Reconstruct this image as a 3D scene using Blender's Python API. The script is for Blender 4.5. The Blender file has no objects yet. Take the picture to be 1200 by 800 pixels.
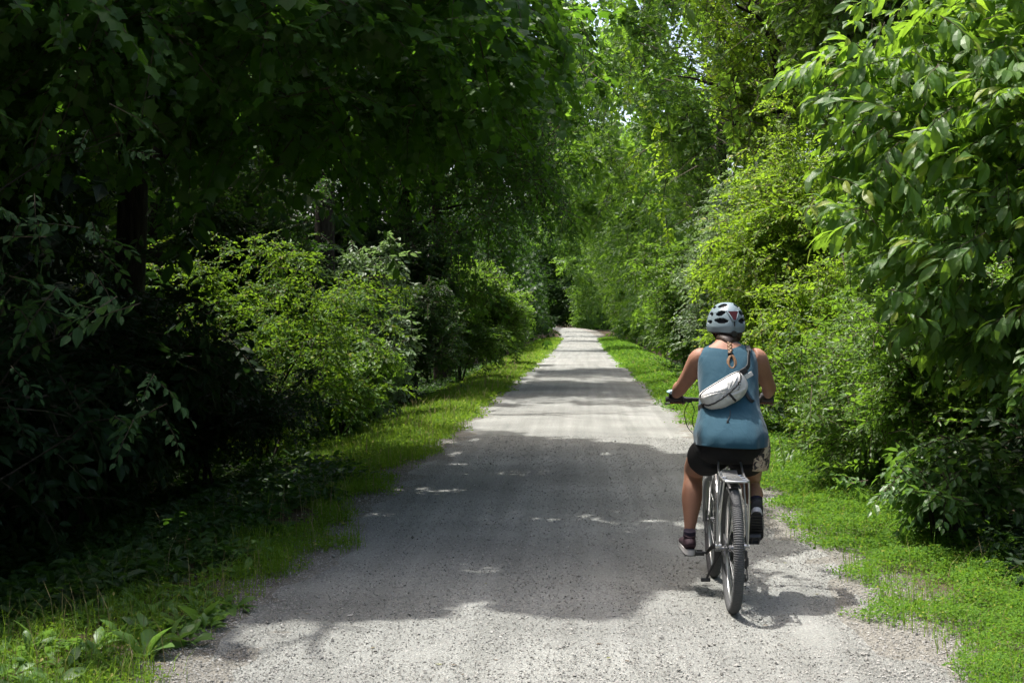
import bpy, bmesh, math, random
import numpy as np
from mathutils import Vector, Matrix

R = math.radians
sc = bpy.context.scene
COL = sc.collection
rng = np.random.default_rng(11)
random.seed(5)

# ------------------------------------------------------------------ objects
def tag(o, label=None, cat=None, group=None, kind=None):
    if label: o['label'] = label
    if cat: o['category'] = cat
    if group: o['group'] = group
    if kind: o['kind'] = kind
    return o

def empty(name, loc, label, cat, group=None):
    o = bpy.data.objects.new(name, None); COL.objects.link(o)
    o.location = loc; o.empty_display_size = 0.2
    return tag(o, label, cat, group)

def link(name, me, parent=None, mats=(), loc=None):
    o = bpy.data.objects.new(name, me); COL.objects.link(o)
    if parent is not None: o.parent = parent
    if loc is not None: o.location = loc
    for m in mats: me.materials.append(m)
    return o

def tri_mesh(name, V, F, mat_idx=None, smooth=False):
    """numpy verts (n,3) + triangles or quads (m,k) -> mesh"""
    V = np.ascontiguousarray(V, dtype=np.float32); F = np.ascontiguousarray(F, dtype=np.int32)
    me = bpy.data.meshes.new(name)
    k = F.shape[1]
    me.vertices.add(len(V)); me.vertices.foreach_set('co', V.ravel())
    me.loops.add(F.size); me.loops.foreach_set('vertex_index', F.ravel())
    me.polygons.add(len(F)); me.polygons.foreach_set('loop_start', np.arange(0, F.size, k, dtype=np.int32))
    if mat_idx is not None:
        me.polygons.foreach_set('material_index', np.ascontiguousarray(mat_idx, dtype=np.int32))
    me.polygons.foreach_set('use_smooth', np.full(len(F), smooth, dtype=bool))
    me.update(calc_edges=True)
    return me

class MB:
    """collects shapes, builds one mesh (mixed polygons)"""
    def __init__(s, base=(0, 0, 0)): s.v = []; s.f = []; s.m = []; s.base = Vector(base)
    def add(s, V, F, mi=0):
        n = len(s.v)
        s.v += [tuple(Vector(p) - s.base) for p in V]
        s.f += [tuple(i + n for i in f) for f in F]
        s.m += [mi] * len(F)
    def tube(s, pts, rad, seg=12, caps=True, mi=0, smooth_path=0, closed=False, up=None):
        V, F = loft(pts, rad, seg, caps, smooth_path, up=up, closed=closed); s.add(V, F, mi)
    def box(s, c, size, rot=None, mi=0, bev=0.0):
        bm = bmesh.new(); bmesh.ops.create_cube(bm, size=1.0)
        for v in bm.verts: v.co = Vector((v.co.x * size[0], v.co.y * size[1], v.co.z * size[2]))
        if bev > 0: bmesh.ops.bevel(bm, geom=list(bm.edges), offset=bev, segments=2, affect='EDGES', profile=0.6)
        M = (rot.to_4x4() if rot is not None else Matrix.Identity(4))
        V = [M @ v.co + Vector(c) for v in bm.verts]
        bm.verts.index_update()
        F = [[v.index for v in f.verts] for f in bm.faces]; bm.free()
        s.add(V, F, mi)
    def build(s, name, mats, parent=None, smooth=True, angle=None):
        me = bpy.data.meshes.new(name); me.from_pydata(s.v, [], s.f)
        me.polygons.foreach_set('material_index', s.m)
        me.polygons.foreach_set('use_smooth', [smooth] * len(s.f))
        me.update()
        bm = bmesh.new(); bm.from_mesh(me); bmesh.ops.recalc_face_normals(bm, faces=bm.faces[:]); bm.to_mesh(me); bm.free()
        if not isinstance(mats, (list, tuple)): mats = [mats]
        o = link(name, me, parent, mats)
        if smooth:
            try: me.set_sharp_from_angle(angle=R(angle or 40))
            except Exception: pass
        return o

def catmull(P, n):
    P = [np.array(p, float) for p in P]
    out = []
    for i in range(len(P) - 1):
        p0 = P[max(i - 1, 0)]; p1 = P[i]; p2 = P[i + 1]; p3 = P[min(i + 2, len(P) - 1)]
        for k in range(n):
            t = k / n
            out.append(0.5 * ((2 * p1) + (-p0 + p2) * t + (2 * p0 - 5 * p1 + 4 * p2 - p3) * t * t + (-p0 + 3 * p1 - 3 * p2 + p3) * t ** 3))
    out.append(P[-1])
    return out

def loft(pts, rad, seg=12, caps=True, smooth_path=0, up=None, closed=False):
    """rings along pts; rad: scalar / list of scalar / list of (ra, rb) with ra along side axis"""
    n = len(pts)
    if not hasattr(rad, '__len__'): rad = [rad] * n
    rr = [(r, r) if not hasattr(r, '__len__') else tuple(r) for r in rad]
    if smooth_path and n > 1:
        J = [tuple(p) + tuple(r) for p, r in zip(pts, rr)]
        J = catmull(J, smooth_path)
        pts = [j[:3] for j in J]; rr = [(max(j[3], 1e-4), max(j[4], 1e-4)) for j in J]
    P = [Vector(p) for p in pts]; n = len(P)
    V = []; F = []
    prev = None
    for i in range(n):
        if closed: t = (P[(i + 1) % n] - P[(i - 1) % n])
        else: t = (P[min(i + 1, n - 1)] - P[max(i - 1, 0)])
        if t.length < 1e-9: t = Vector((0, 0, 1))
        t.normalize()
        if prev is None:
            u = Vector(up) if up is not None else (Vector((1, 0, 0)) if abs(t.x) < 0.8 else Vector((0, 1, 0)))
        else: u = prev
        u = u - t * u.dot(t); u.normalize(); w = t.cross(u); prev = u
        for k in range(seg):
            a = 2 * math.pi * k / seg
            V.append(P[i] + u * (math.cos(a) * rr[i][0]) + w * (math.sin(a) * rr[i][1]))
    for i in range(n if closed else n - 1):
        j = (i + 1) % n
        for k in range(seg):
            F.append((i * seg + k, i * seg + (k + 1) % seg, j * seg + (k + 1) % seg, j * seg + k))
    if caps and not closed:
        F.append(tuple(range(seg))[::-1]); F.append(tuple((n - 1) * seg + k for k in range(seg)))
    return V, F

def remeshed(mb, name, mats, parent, voxel, smooth=4, extra=None):
    """one continuous surface out of overlapping lofts"""
    me = bpy.data.meshes.new(name); me.from_pydata(mb.v, [], mb.f); me.update()
    bm = bmesh.new(); bm.from_mesh(me); bmesh.ops.recalc_face_normals(bm, faces=bm.faces[:]); bm.to_mesh(me); bm.free()
    o = bpy.data.objects.new('remesh_tmp', me); COL.objects.link(o)
    m = o.modifiers.new('r', 'REMESH'); m.mode = 'VOXEL'; m.voxel_size = voxel
    s = o.modifiers.new('s', 'SMOOTH'); s.factor = 0.5; s.iterations = smooth
    dg = bpy.context.evaluated_depsgraph_get()
    res = bpy.data.meshes.new_from_object(o.evaluated_get(dg)); res.name = name
    bpy.data.objects.remove(o)
    res.materials.clear()
    res.polygons.foreach_set('use_smooth', [True] * len(res.polygons))
    if not isinstance(mats, (list, tuple)): mats = [mats]
    return link(name, res, parent, mats)

# ------------------------------------------------------------------ materials
def mat(name):
    m = bpy.data.materials.new(name); m.use_nodes = True
    nt = m.node_tree; nt.nodes.clear()
    out = nt.nodes.new('ShaderNodeOutputMaterial')
    return m, nt, out

def N(nt, t, **kw):
    n = nt.nodes.new(t)
    for k, v in kw.items(): setattr(n, k, v)
    return n

def mixrgb(nt, fac, a, b, blend='MIX'):
    n = nt.nodes.new('ShaderNodeMix'); n.data_type = 'RGBA'; n.blend_type = blend
    for sock, val in ((n.inputs['Factor'], fac), (n.inputs[6], a), (n.inputs[7], b)):
        if hasattr(val, 'type') or hasattr(val, 'links'): nt.links.new(val, sock)
        elif sock.type == 'VALUE': sock.default_value = val
        else: sock.default_value = (*val, 1)
    return n.outputs[2]

def ramp(nt, fac, stops):
    r = nt.nodes.new('ShaderNodeValToRGB'); nt.links.new(fac, r.inputs[0])
    e = r.color_ramp.elements
    while len(e) < len(stops): e.new(0.5)
    for el, (p, c) in zip(e, stops):
        el.position = p; el.color = (*c, 1) if hasattr(c, '__len__') else (c, c, c, 1)
    return r.outputs[0]

def noise(nt, scale, detail=3, rough=0.55, vec=None, dist=0.0):
    n = nt.nodes.new('ShaderNodeTexNoise'); n.inputs['Scale'].default_value = scale
    n.inputs['Detail'].default_value = detail; n.inputs['Roughness'].default_value = rough
    n.inputs['Distortion'].default_value = dist
    if vec is not None: nt.links.new(vec, n.inputs['Vector'])
    return n.outputs['Fac']

def texco(nt, which='Object', scale=None):
    t = nt.nodes.new('ShaderNodeTexCoord')
    if scale is None: return t.outputs[which]
    m = nt.nodes.new('ShaderNodeMapping'); m.inputs['Scale'].default_value = scale
    nt.links.new(t.outputs[which], m.inputs['Vector'])
    return m.outputs[0]

def bump(nt, h, strength=0.5, dist=0.01):
    b = nt.nodes.new('ShaderNodeBump'); b.inputs['Strength'].default_value = strength
    b.inputs['Distance'].default_value = dist; nt.links.new(h, b.inputs['Height'])
    return b.outputs[0]

def leaf_mat(name, a, b, tr, rough=0.45, spec=0.35, tfac=0.38, yellow=None):
    m, nt, out = mat(name)
    g = N(nt, 'ShaderNodeNewGeometry')
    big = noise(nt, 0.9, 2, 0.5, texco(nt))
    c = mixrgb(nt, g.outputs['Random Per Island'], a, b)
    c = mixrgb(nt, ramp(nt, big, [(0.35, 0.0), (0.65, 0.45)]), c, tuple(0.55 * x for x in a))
    if yellow is not None:
        mth = N(nt, 'ShaderNodeMath', operation='GREATER_THAN'); mth.inputs[1].default_value = 0.95
        nt.links.new(g.outputs['Random Per Island'], mth.inputs[0])
        c = mixrgb(nt, mth.outputs[0], c, yellow)
    p = N(nt, 'ShaderNodeBsdfPrincipled'); nt.links.new(c, p.inputs['Base Color'])
    p.inputs['Roughness'].default_value = rough; p.inputs['Specular IOR Level'].default_value = spec
    t = N(nt, 'ShaderNodeBsdfTranslucent')
    tc = mixrgb(nt, 0.6, c, tr); nt.links.new(tc, t.inputs[0])
    mx = N(nt, 'ShaderNodeMixShader'); mx.inputs[0].default_value = tfac
    nt.links.new(p.outputs[0], mx.inputs[1]); nt.links.new(t.outputs[0], mx.inputs[2])
    nt.links.new(mx.outputs[0], out.inputs[0])
    return m

def simple(name, col, rough=0.5, metal=0.0, spec=0.5, var=0.12, nscale=40, bmp=0.0, bscale=200, sub=0.0, coat=0.0):
    m, nt, out = mat(name)
    co = texco(nt)
    n = noise(nt, nscale, 4, 0.6, co)
    c = mixrgb(nt, n, tuple(x * (1 - var) for x in col), tuple(min(1, x * (1 + var)) for x in col))
    p = N(nt, 'ShaderNodeBsdfPrincipled'); nt.links.new(c, p.inputs['Base Color'])
    p.inputs['Roughness'].default_value = rough; p.inputs['Metallic'].default_value = metal
    p.inputs['Specular IOR Level'].default_value = spec
    if coat: p.inputs['Coat Weight'].default_value = coat
    if sub:
        p.inputs['Subsurface Weight'].default_value = sub
        p.inputs['Subsurface Radius'].default_value = (0.012, 0.005, 0.003)
        p.inputs['Subsurface Scale'].default_value = 1.0
    if bmp: nt.links.new(bump(nt, noise(nt, bscale, 4, 0.6, co), bmp, 0.004), p.inputs['Normal'])
    nt.links.new(p.outputs[0], out.inputs[0])
    return m

# ------------------------------------------------------------------ camera, light, sky
F_PX = 1600.0
cam_d = bpy.data.cameras.new('camera'); cam = bpy.data.objects.new('camera', cam_d); COL.objects.link(cam)
cam_d.sensor_width = 36.0; cam_d.lens = 36.0 * F_PX / 1200.0
cam_d.clip_start = 0.05; cam_d.clip_end = 2000
cam.location = (0, 0, 1.6)
cam.rotation_euler = (R(90) - math.atan(23 / F_PX), 0, math.atan(82 / F_PX))
sc.camera = cam

SUN = Vector((-0.36, 0.12, 1.0)).normalized()     # towards the sun
KU, KV = 0.36, -0.12                              # shadow shift per metre of height
sun_d = bpy.data.lights.new('sun', 'SUN'); sun = bpy.data.objects.new('sun', sun_d); COL.objects.link(sun)
sun.rotation_euler = SUN.to_track_quat('Z', 'Y').to_euler()
sun_d.energy = 2.7; sun_d.angle = R(0.53); sun_d.color = (1.0, 0.968, 0.905)
sun.location = (-10, 5, 40)

w = bpy.data.worlds.new('World'); sc.world = w; w.use_nodes = True
nt = w.node_tree; nt.nodes.clear()
sky = nt.nodes.new('ShaderNodeTexSky'); sky.sky_type = 'NISHITA'; sky.sun_disc = False
sky.sun_elevation = math.asin(SUN.z); sky.sun_rotation = math.atan2(SUN.x, SUN.y)
sky.air_density = 1.0; sky.dust_density = 6.0; sky.ozone_density = 1.0
bg = nt.nodes.new('ShaderNodeBackground'); bg.inputs[1].default_value = 0.15
wo = nt.nodes.new('ShaderNodeOutputWorld')
nt.links.new(sky.outputs[0], bg.inputs[0]); nt.links.new(bg.outputs[0], wo.inputs[0])

vs = sc.view_settings
sc.display_settings.display_device = 'sRGB'
vs.view_transform = 'Standard'; vs.look = 'None'; vs.exposure = 1.68; vs.gamma = 1.0; vs.use_curve_mapping = False
cy = sc.cycles
cy.max_bounces = 5; cy.diffuse_bounces = 3; cy.glossy_bounces = 2; cy.transmission_bounces = 4; cy.transparent_max_bounces = 4
cy.use_denoising = True
cy.caustics_reflective = False; cy.caustics_refractive = False
cy.sample_clamp_indirect = 4.0
# ------------------------------------------------------------------ ground
def sstep(a, b, x):
    t = np.clip((x - a) / (b - a), 0, 1); return t * t * (3 - 2 * t)
def zg(y): return 0.75 * sstep(80, 190, np.asarray(y, float))
def xc(y):
    y = np.asarray(y, float); return np.where(y > 105, -((np.maximum(y, 105) - 105) ** 2) * 0.00045, 0.0)
def snoise(x, y, seed, wl):
    """smooth pseudo noise, about -1..1, wavelength wl"""
    r = np.random.default_rng(seed); s = 0
    for k in range(6):
        a = r.uniform(0, 2 * math.pi); f = 2 * math.pi / (wl * r.uniform(0.6, 1.7)); ph = r.uniform(0, 6.28)
        s = s + np.sin((x * math.cos(a) + y * math.sin(a)) * f + ph)
    return s / 3.0
EDGE_L, EDGE_R = -1.78, 1.62
def edge_l(y): return EDGE_L + 0.10 * snoise(y * 0, y, 3, 2.2) + 0.03 * snoise(y * 0, y, 4, 0.5) + xc(y)
def edge_r(y): return EDGE_R + 0.09 * snoise(y * 0, y, 5, 2.4) + 0.03 * snoise(y * 0, y, 6, 0.5) + xc(y)
def ground_z(x, y):
    x = np.asarray(x, float); d = np.abs(x - xc(y))
    return zg(y) - 0.008 - 0.45 * sstep(2.3, 5.0, d) * (np.asarray(y) < 400) + 0.012 * snoise(x, y, 9, 1.1) * sstep(1.9, 2.6, d)

def grid_mesh(name, xs, ys, zf):
    X, Y = np.meshgrid(xs, ys); Z = zf(X, Y)
    V = np.stack([X, Y, Z], -1).reshape(-1, 3)
    nx, ny = len(xs), len(ys)
    i = np.arange(ny - 1)[:, None] * nx + np.arange(nx - 1)[None, :]
    F = np.stack([i, i + 1, i + nx + 1, i + nx], -1).reshape(-1, 4)
    return tri_mesh(name, V, F, smooth=True)

# soil with leaf litter
m, nt, out = mat('forest_soil')
co = texco(nt)
c = ramp(nt, noise(nt, 9, 5, 0.65, co), [(0.3, (0.022, 0.016, 0.010)), (0.55, (0.05, 0.038, 0.022)), (0.75, (0.10, 0.078, 0.045))])
v = N(nt, 'ShaderNodeTexVoronoi'); v.inputs['Scale'].default_value = 22; nt.links.new(co, v.inputs['Vector'])
c = mixrgb(nt, 0.35, c, mixrgb(nt, v.outputs['Color'], (0.03, 0.022, 0.012), (0.11, 0.075, 0.04)))
# sandy fines washed off the path along both edges
sx = N(nt, 'ShaderNodeSeparateXYZ'); nt.links.new(co, sx.inputs[0])
ab = N(nt, 'ShaderNodeMath', operation='ABSOLUTE'); nt.links.new(sx.outputs[0], ab.inputs[0])
ad = N(nt, 'ShaderNodeMath', operation='MULTIPLY_ADD'); nt.links.new(noise(nt, 3.5, 4, .6, co), ad.inputs[0]); ad.inputs[1].default_value = .9; nt.links.new(ab.outputs[0], ad.inputs[2])
mr = N(nt, 'ShaderNodeMapRange'); nt.links.new(ad.outputs[0], mr.inputs[0]); mr.inputs[1].default_value = 2.75; mr.inputs[2].default_value = 2.15
sand = ramp(nt, noise(nt, 120, 3, .7, co), [(.35, (.085, .075, .058)), (.65, (.215, .212, .195))])
c = mixrgb(nt, mr.outputs[0], c, sand)
p = N(nt, 'ShaderNodeBsdfPrincipled'); nt.links.new(c, p.inputs['Base Color']); p.inputs['Roughness'].default_value = 0.9
p.inputs['Specular IOR Level'].default_value = 0.15
nt.links.new(bump(nt, v.outputs['Distance'], 0.8, 0.03), p.inputs['Normal'])
nt.links.new(p.outputs[0], out.inputs[0]); M_SOIL = m

xs = np.unique(np.concatenate([np.linspace(-300, -12, 40), np.linspace(-12, 12, 97), np.linspace(12, 300, 40)]))
ys = np.unique(np.concatenate([np.linspace(-120, -6, 30), np.linspace(-6, 40, 140), np.linspace(40, 220, 120), np.linspace(220, 600, 40)]))
tag(link('ground', grid_mesh('ground', xs, ys, ground_z), None, [M_SOIL]), 'dark soil and leaf litter under the trees', kind='structure')

# crushed limestone path
m, nt, out = mat('crushed_limestone')
co = texco(nt)
def voro(scale, feat='F1'):
    v = N(nt, 'ShaderNodeTexVoronoi'); v.inputs['Scale'].default_value = scale; v.feature = feat
    nt.links.new(co, v.inputs['Vector']); return v
v1 = voro(75); v2 = voro(150); v3 = voro(28)
sep = N(nt, 'ShaderNodeSeparateColor'); nt.links.new(v1.outputs['Color'], sep.inputs[0])
sep2 = N(nt, 'ShaderNodeSeparateColor'); nt.links.new(v2.outputs['Color'], sep2.inputs[0])
st = ramp(nt, sep.outputs[0], [(0.0, (0.107, 0.107, 0.100)), (0.35, (0.205, 0.213, 0.197)), (0.7, (0.261, 0.267, 0.251)), (1.0, (0.341, 0.353, 0.332))])
st2 = ramp(nt, sep2.outputs[1], [(0.0, (0.136, 0.140, 0.130)), (1.0, (0.310, 0.319, 0.298))])
c = mixrgb(nt, 0.5, st, st2)
# dark gaps between stones, and the shadow of pits put into the colour
c = mixrgb(nt, ramp(nt, v1.outputs['Distance'], [(0.30, 0.0), (0.72, 0.75)]), c, (0.099, 0.100, 0.095))
pit = ramp(nt, noise(nt, 16, 5, 0.75, co), [(0.57, 0.0), (0.68, 0.7)])
c = mixrgb(nt, pit, c, (0.082, 0.081, 0.076))
# finer, paler tyre tracks running along the path
stx = texco(nt, 'Object', (3.6, 0.07, 1))
trk = ramp(nt, noise(nt, 1.6, 4, 0.55, stx), [(0.35, 0.0), (0.65, 1.0)])
c = mixrgb(nt, trk, mixrgb(nt, 0.45, c, (0.157, 0.161, 0.150)), mixrgb(nt, 0.42, c, (0.273, 0.279, 0.263)))
pat = ramp(nt, noise(nt, 0.6, 3, 0.5, co), [(0.32, 0.74), (0.65, 1.10)])
c = mixrgb(nt, 1.0, c, pat, 'MULTIPLY')
p = N(nt, 'ShaderNodeBsdfPrincipled'); nt.links.new(c, p.inputs['Base Color']); p.inputs['Roughness'].default_value = 0.92
p.inputs['Specular IOR Level'].default_value = 0.2
h = mixrgb(nt, 0.5, v1.outputs['Distance'], noise(nt, 40, 5, 0.7, co))
nt.links.new(bump(nt, h, 1.0, 0.014), p.inputs['Normal'])
nt.links.new(p.outputs[0], out.inputs[0]); M_GRAVEL = m

py = np.unique(np.concatenate([np.arange(-30, 4, 1.0), np.arange(4, 30, 0.2), np.arange(30, 260, 0.8)]))
t = np.linspace(0, 1, 37)
el, er = edge_l(py), edge_r(py)
X = el[:, None] + (er - el)[:, None] * t[None, :]
Yg = np.repeat(py[:, None], len(t), 1)
Z = zg(Yg) + 0.025 * (1 - (2 * t[None, :] - 1) ** 2) - 0.010 + 0.004 * snoise(X, Yg, 21, 0.7) + 0.003 * snoise(X, Yg * 0.1, 22, 0.4)
V = np.stack([X, Yg, Z], -1).reshape(-1, 3)
nx, ny = len(t), len(py)
i = np.arange(ny - 1)[:, None] * nx + np.arange(nx - 1)[None, :]
Fq = np.stack([i, i + 1, i + nx + 1, i + nx], -1).reshape(-1, 4)
tag(link('path', tri_mesh('path', V, Fq, smooth=True), None, [M_GRAVEL]), 'pale crushed limestone path through the woods', kind='structure')
def path_z(x, y):
    e1, e2 = edge_l(y), edge_r(y); tt = np.clip((x - e1) / (e2 - e1), 0, 1)
    return zg(y) + 0.025 * (1 - (2 * tt - 1) ** 2) - 0.010

# loose stones on the near path and along its edges
m, nt, out = mat('limestone_chips')
g = N(nt, 'ShaderNodeNewGeometry')
c = ramp(nt, g.outputs['Random Per Island'], [(0.0, (0.124, 0.121, 0.112)), (0.3, (0.205, 0.202, 0.189)), (0.75, (0.260, 0.254, 0.239)), (1.0, (0.347, 0.341, 0.322))])
p = N(nt, 'ShaderNodeBsdfPrincipled'); nt.links.new(c, p.inputs['Base Color']); p.inputs['Roughness'].default_value = 0.9
p.inputs['Specular IOR Level'].default_value = 0.2
nt.links.new(p.outputs[0], out.inputs[0]); M_CHIP = m
def stones(n, y0, y1):
    y = y0 + (y1 - y0) * rng.random(n) ** 1.9
    x = rng.uniform(-2.15, 2.05, n)
    edge = rng.random(n) < 0.25
    x[edge] = np.where(rng.random(edge.sum()) < 0.5, EDGE_L + rng.normal(0, 0.22, edge.sum()), EDGE_R + rng.normal(0, 0.25, edge.sum()))
    s = 0.0028 + 0.0042 * rng.random(n) ** 3
    big = rng.random(n) < 0.012; s[big] *= 2.0
    base = np.array([[1, 0, 0], [-1, 0, 0], [0, 1, 0], [0, -1, 0], [0, 0, 1], [0, 0, -1]], float)
    F8 = np.array([[0, 2, 4], [2, 1, 4], [1, 3, 4], [3, 0, 4], [2, 0, 5], [1, 2, 5], [3, 1, 5], [0, 3, 5]])
    V = base[None] * (s[:, None] * np.stack([rng.uniform(0.7, 1.5, n), rng.uniform(0.7, 1.4, n), rng.uniform(0.45, 0.9, n)], 1))[:, None, :]
    V = V + rng.normal(0, 0.22, V.shape) * s[:, None, None]
    a = rng.uniform(0, 6.28, n); ca, sa = np.cos(a)[:, None], np.sin(a)[:, None]
    V = np.stack([V[..., 0] * ca - V[..., 1] * sa, V[..., 0] * sa + V[..., 1] * ca, V[..., 2]], -1)
    V += np.stack([x, y, np.maximum(path_z(x, y), ground_z(x, y)) + 0.3 * s + 0.003], 1)[:, None, :]
    F = (np.arange(n) * 6)[:, None, None] + F8[None]
    return V.reshape(-1, 3), F.reshape(-1, 3)
V, F = stones(110000, 5.2, 19)
tag(link('gravel', tri_mesh('gravel', V, F), None, [M_CHIP]), 'loose pale stone chips scattered over the path', kind='stuff')

# a few fallen leaves and bits of bark lying on the gravel
n = 70; y = 5.6 + 22 * rng.random(n) ** 1.5; x = rng.uniform(-1.75, 1.6, n)
_lv = np.array([[0, 0, .002], [.4, .26, .012], [1, 0, .004], [.4, -.26, .010]]); s_ = rng.uniform(.018, .045, n); a = rng.uniform(0, 6.28, n)
V = np.stack([_lv[None, :, 0] * np.cos(a)[:, None] - _lv[None, :, 1] * np.sin(a)[:, None], _lv[None, :, 0] * np.sin(a)[:, None] + _lv[None, :, 1] * np.cos(a)[:, None], np.repeat(_lv[None, :, 2] * 1.5, n, 0)], -1) * s_[:, None, None]
V += np.stack([x, y, path_z(x, y) + .006], 1)[:, None, :]
F = ((np.arange(n) * 4)[:, None, None] + np.array([[0, 3, 2], [0, 2, 1]])[None]).reshape(-1, 3)
m, nt, out = mat('fallen_leaf'); g = N(nt, 'ShaderNodeNewGeometry')
c = ramp(nt, g.outputs['Random Per Island'], [(0, (.04, .028, .018)), (.6, (.10, .065, .03)), (1, (.12, .14, .03))])
p = N(nt, 'ShaderNodeBsdfPrincipled'); nt.links.new(c, p.inputs['Base Color']); p.inputs['Roughness'].default_value = .8; nt.links.new(p.outputs[0], out.inputs[0])
tag(link('leaf_litter', tri_mesh('leaf_litter', V.reshape(-1, 3), F), None, [m]), 'small fallen leaves lying on the gravel', kind='stuff')
# ------------------------------------------------------------------ leaves
LEAF = {}
LEAF['diamond'] = (np.array([[0, 0, 0], [.42, .27, .06], [1, 0, -.06], [.42, -.27, .06]], float), np.array([[0, 3, 2], [0, 2, 1]]))
LEAF['small'] = (np.array([[0, 0, 0], [.28, .24, .05], [.68, .2, .03], [1, 0, -.1], [.68, -.2, .03], [.28, -.24, .05]], float),
                 np.array([[0, 5, 4], [0, 4, 3], [0, 3, 2], [0, 2, 1]]))
_o = [[0, 0, 0], [.22, .22, .06], [.62, .23, .03], [1, 0, -.16], [.62, -.23, .03], [.22, -.22, .06], [.28, 0, 0], [.65, 0, -.05]]
LEAF['oval'] = (np.array(_o, float), np.array([[0, 6, 1], [1, 6, 7], [1, 7, 2], [2, 7, 3], [0, 5, 6], [5, 7, 6], [5, 4, 7], [4, 3, 7]]))
def _long():
    xs = [0, .12, .35, .6, .82, 1.0]; ws = [0, .07, .16, .205, .13, 0]
    V = []; F = []
    for x, wd in zip(xs, ws):
        z = -.02 - .32 * x * x + .05 * math.sin(3 * x)
        V += [[x, wd, z + .22 * wd], [x, 0, z], [x, -wd, z + .22 * wd]]
    for i in range(5):
        a = 3 * i
        F += [[a, a + 1, a + 4], [a, a + 4, a + 3], [a + 1, a + 2, a + 5], [a + 1, a + 5, a + 4]]
    return np.array(V, float), np.array(F)
LEAF['long'] = _long()
def _maple():
    o = [(0, 0), (.02, .20), (.0, .40), (.20, .36), (.30, .38), (.50, .54), (.58, .40), (.64, .27), (.84, .13), (1.0, 0)]
    o = o + [(x, -y) for x, y in o[-2:0:-1]]
    V = [[.32, 0, .03]] + [[x, y, -.25 * y * y - .12 * x * x + .05 * abs(y)] for x, y in o]
    n = len(o)
    return np.array(V, float), np.array([[0, 1 + (i + 1) % n, 1 + i] for i in range(n)])
LEAF['maple'] = _maple()

def rotm(yaw, pitch, roll):
    """R = Rz(yaw) Ry(-pitch) Rx(roll), arrays -> (n,3,3); +x points along (yaw, pitch up)"""
    yaw, pitch, roll = np.broadcast_arrays(np.asarray(yaw, float), pitch, roll)
    cy_, sy_ = np.cos(yaw), np.sin(yaw); cp, sp = np.cos(pitch), np.sin(pitch); cr, sr = np.cos(roll), np.sin(roll)
    o = np.zeros_like(cy_); l = np.ones_like(cy_)
    Rz = np.stack([np.stack([cy_, -sy_, o], -1), np.stack([sy_, cy_, o], -1), np.stack([o, o, l], -1)], -2)
    Ry = np.stack([np.stack([cp, o, -sp], -1), np.stack([o, l, o], -1), np.stack([sp, o, cp], -1)], -2)
    Rx = np.stack([np.stack([l, o, o], -1), np.stack([o, cr, -sr], -1), np.stack([o, sr, cr], -1)], -2)
    return Rz @ Ry @ Rx

class Spray:
    """a twig along +x, about 1 long, with n leaves; several variants"""
    def __init__(s, leaf, n, size, droop=0.25, side=0.9, jit=0.3, opp=False, sag=0.15, seed=1, nvar=6, twig=True, tuft=False):
        r = np.random.default_rng(seed); LV, LF = LEAF[leaf]
        s.vpl = len(LV); s.n = n; s.LF = LF; s.twig = twig; s.vars = []; s.twigs = []
        for k in range(nvar):
            t = (np.arange(n) // 2 * 2 + 1.0 if opp else np.arange(n) + 0.6) / n * 0.95 + r.normal(0, .015, n)
            if tuft: t = 0.55 + 0.45 * t
            t = np.clip(t, 0.04, 1.0)
            sg = np.where(np.arange(n) % 2 == 0, 1, -1)
            pos = np.stack([t, 0.02 * sg, -sag * t * t], 1)
            yaw = sg * (side + r.normal(0, jit * .7, n)) * (1 - 0.5 * t ** 2)
            yaw[-1] = r.normal(0, .15)
            pit = -droop + r.normal(0, jit * .8, n); rol = r.normal(0, jit, n) - sg * .15
            sz = size * r.uniform(.5, 1.25, n) * (0.75 + 0.35 * np.sin(np.pi * np.clip(t, .1, .95)))
            V = np.einsum('nij,vj->nvi', rotm(yaw, pit, rol), LV) * sz[:, None, None] + pos[:, None, :]
            s.vars.append(V)
            tw = []
            for q in (0., .5, 1.):
                rad = .009 * (1.15 - q)
                for a in (0, 2.1, 4.2): tw.append([q, rad * math.cos(a), -sag * q * q + rad * math.sin(a)])
            s.twigs.append(np.array(tw))
        s.vars = np.array(s.vars); s.twigs = np.array(s.twigs)
        f = []
        for i in (0, 1):
            for k in range(3):
                a, b = 3 * i + k, 3 * i + (k + 1) % 3
                f += [[a, b, b + 3], [a, b + 3, a + 3]]
        s.TF = np.array(f)

SP = dict(
    maple=Spray('maple', 13, .165, droop=.35, side=.95, jit=.35, opp=True, sag=.12, seed=2),
    mapfar=Spray('small', 14, .24, droop=.2, side=1.0, jit=.4, sag=.12, seed=3, twig=False),
    oval=Spray('oval', 13, .19, droop=.25, side=.85, jit=.35, sag=.18, seed=4),
    small=Spray('small', 18, .135, droop=.15, side=.9, jit=.45, sag=.15, seed=5),
    fine=Spray('small', 26, .085, droop=.1, side=.9, jit=.5, sag=.1, seed=6, twig=False),
    pawpaw=Spray('long', 9, .40, droop=.45, side=.7, jit=.33, sag=.22, seed=7),
    compound=Spray('oval', 11, .23, droop=.3, side=.8, jit=.28, opp=True, sag=.25, seed=8),
    creeper=Spray('oval', 15, .22, droop=.5, side=.9, jit=.4, sag=.5, seed=9),
    far=Spray('diamond', 16, .22, droop=.2, side=1., jit=.5, sag=.1, seed=10, twig=False),
    frond=Spray('small', 16, .20, droop=.25, side=1.0, jit=.3, opp=True, sag=.25, seed=12),
)

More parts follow.
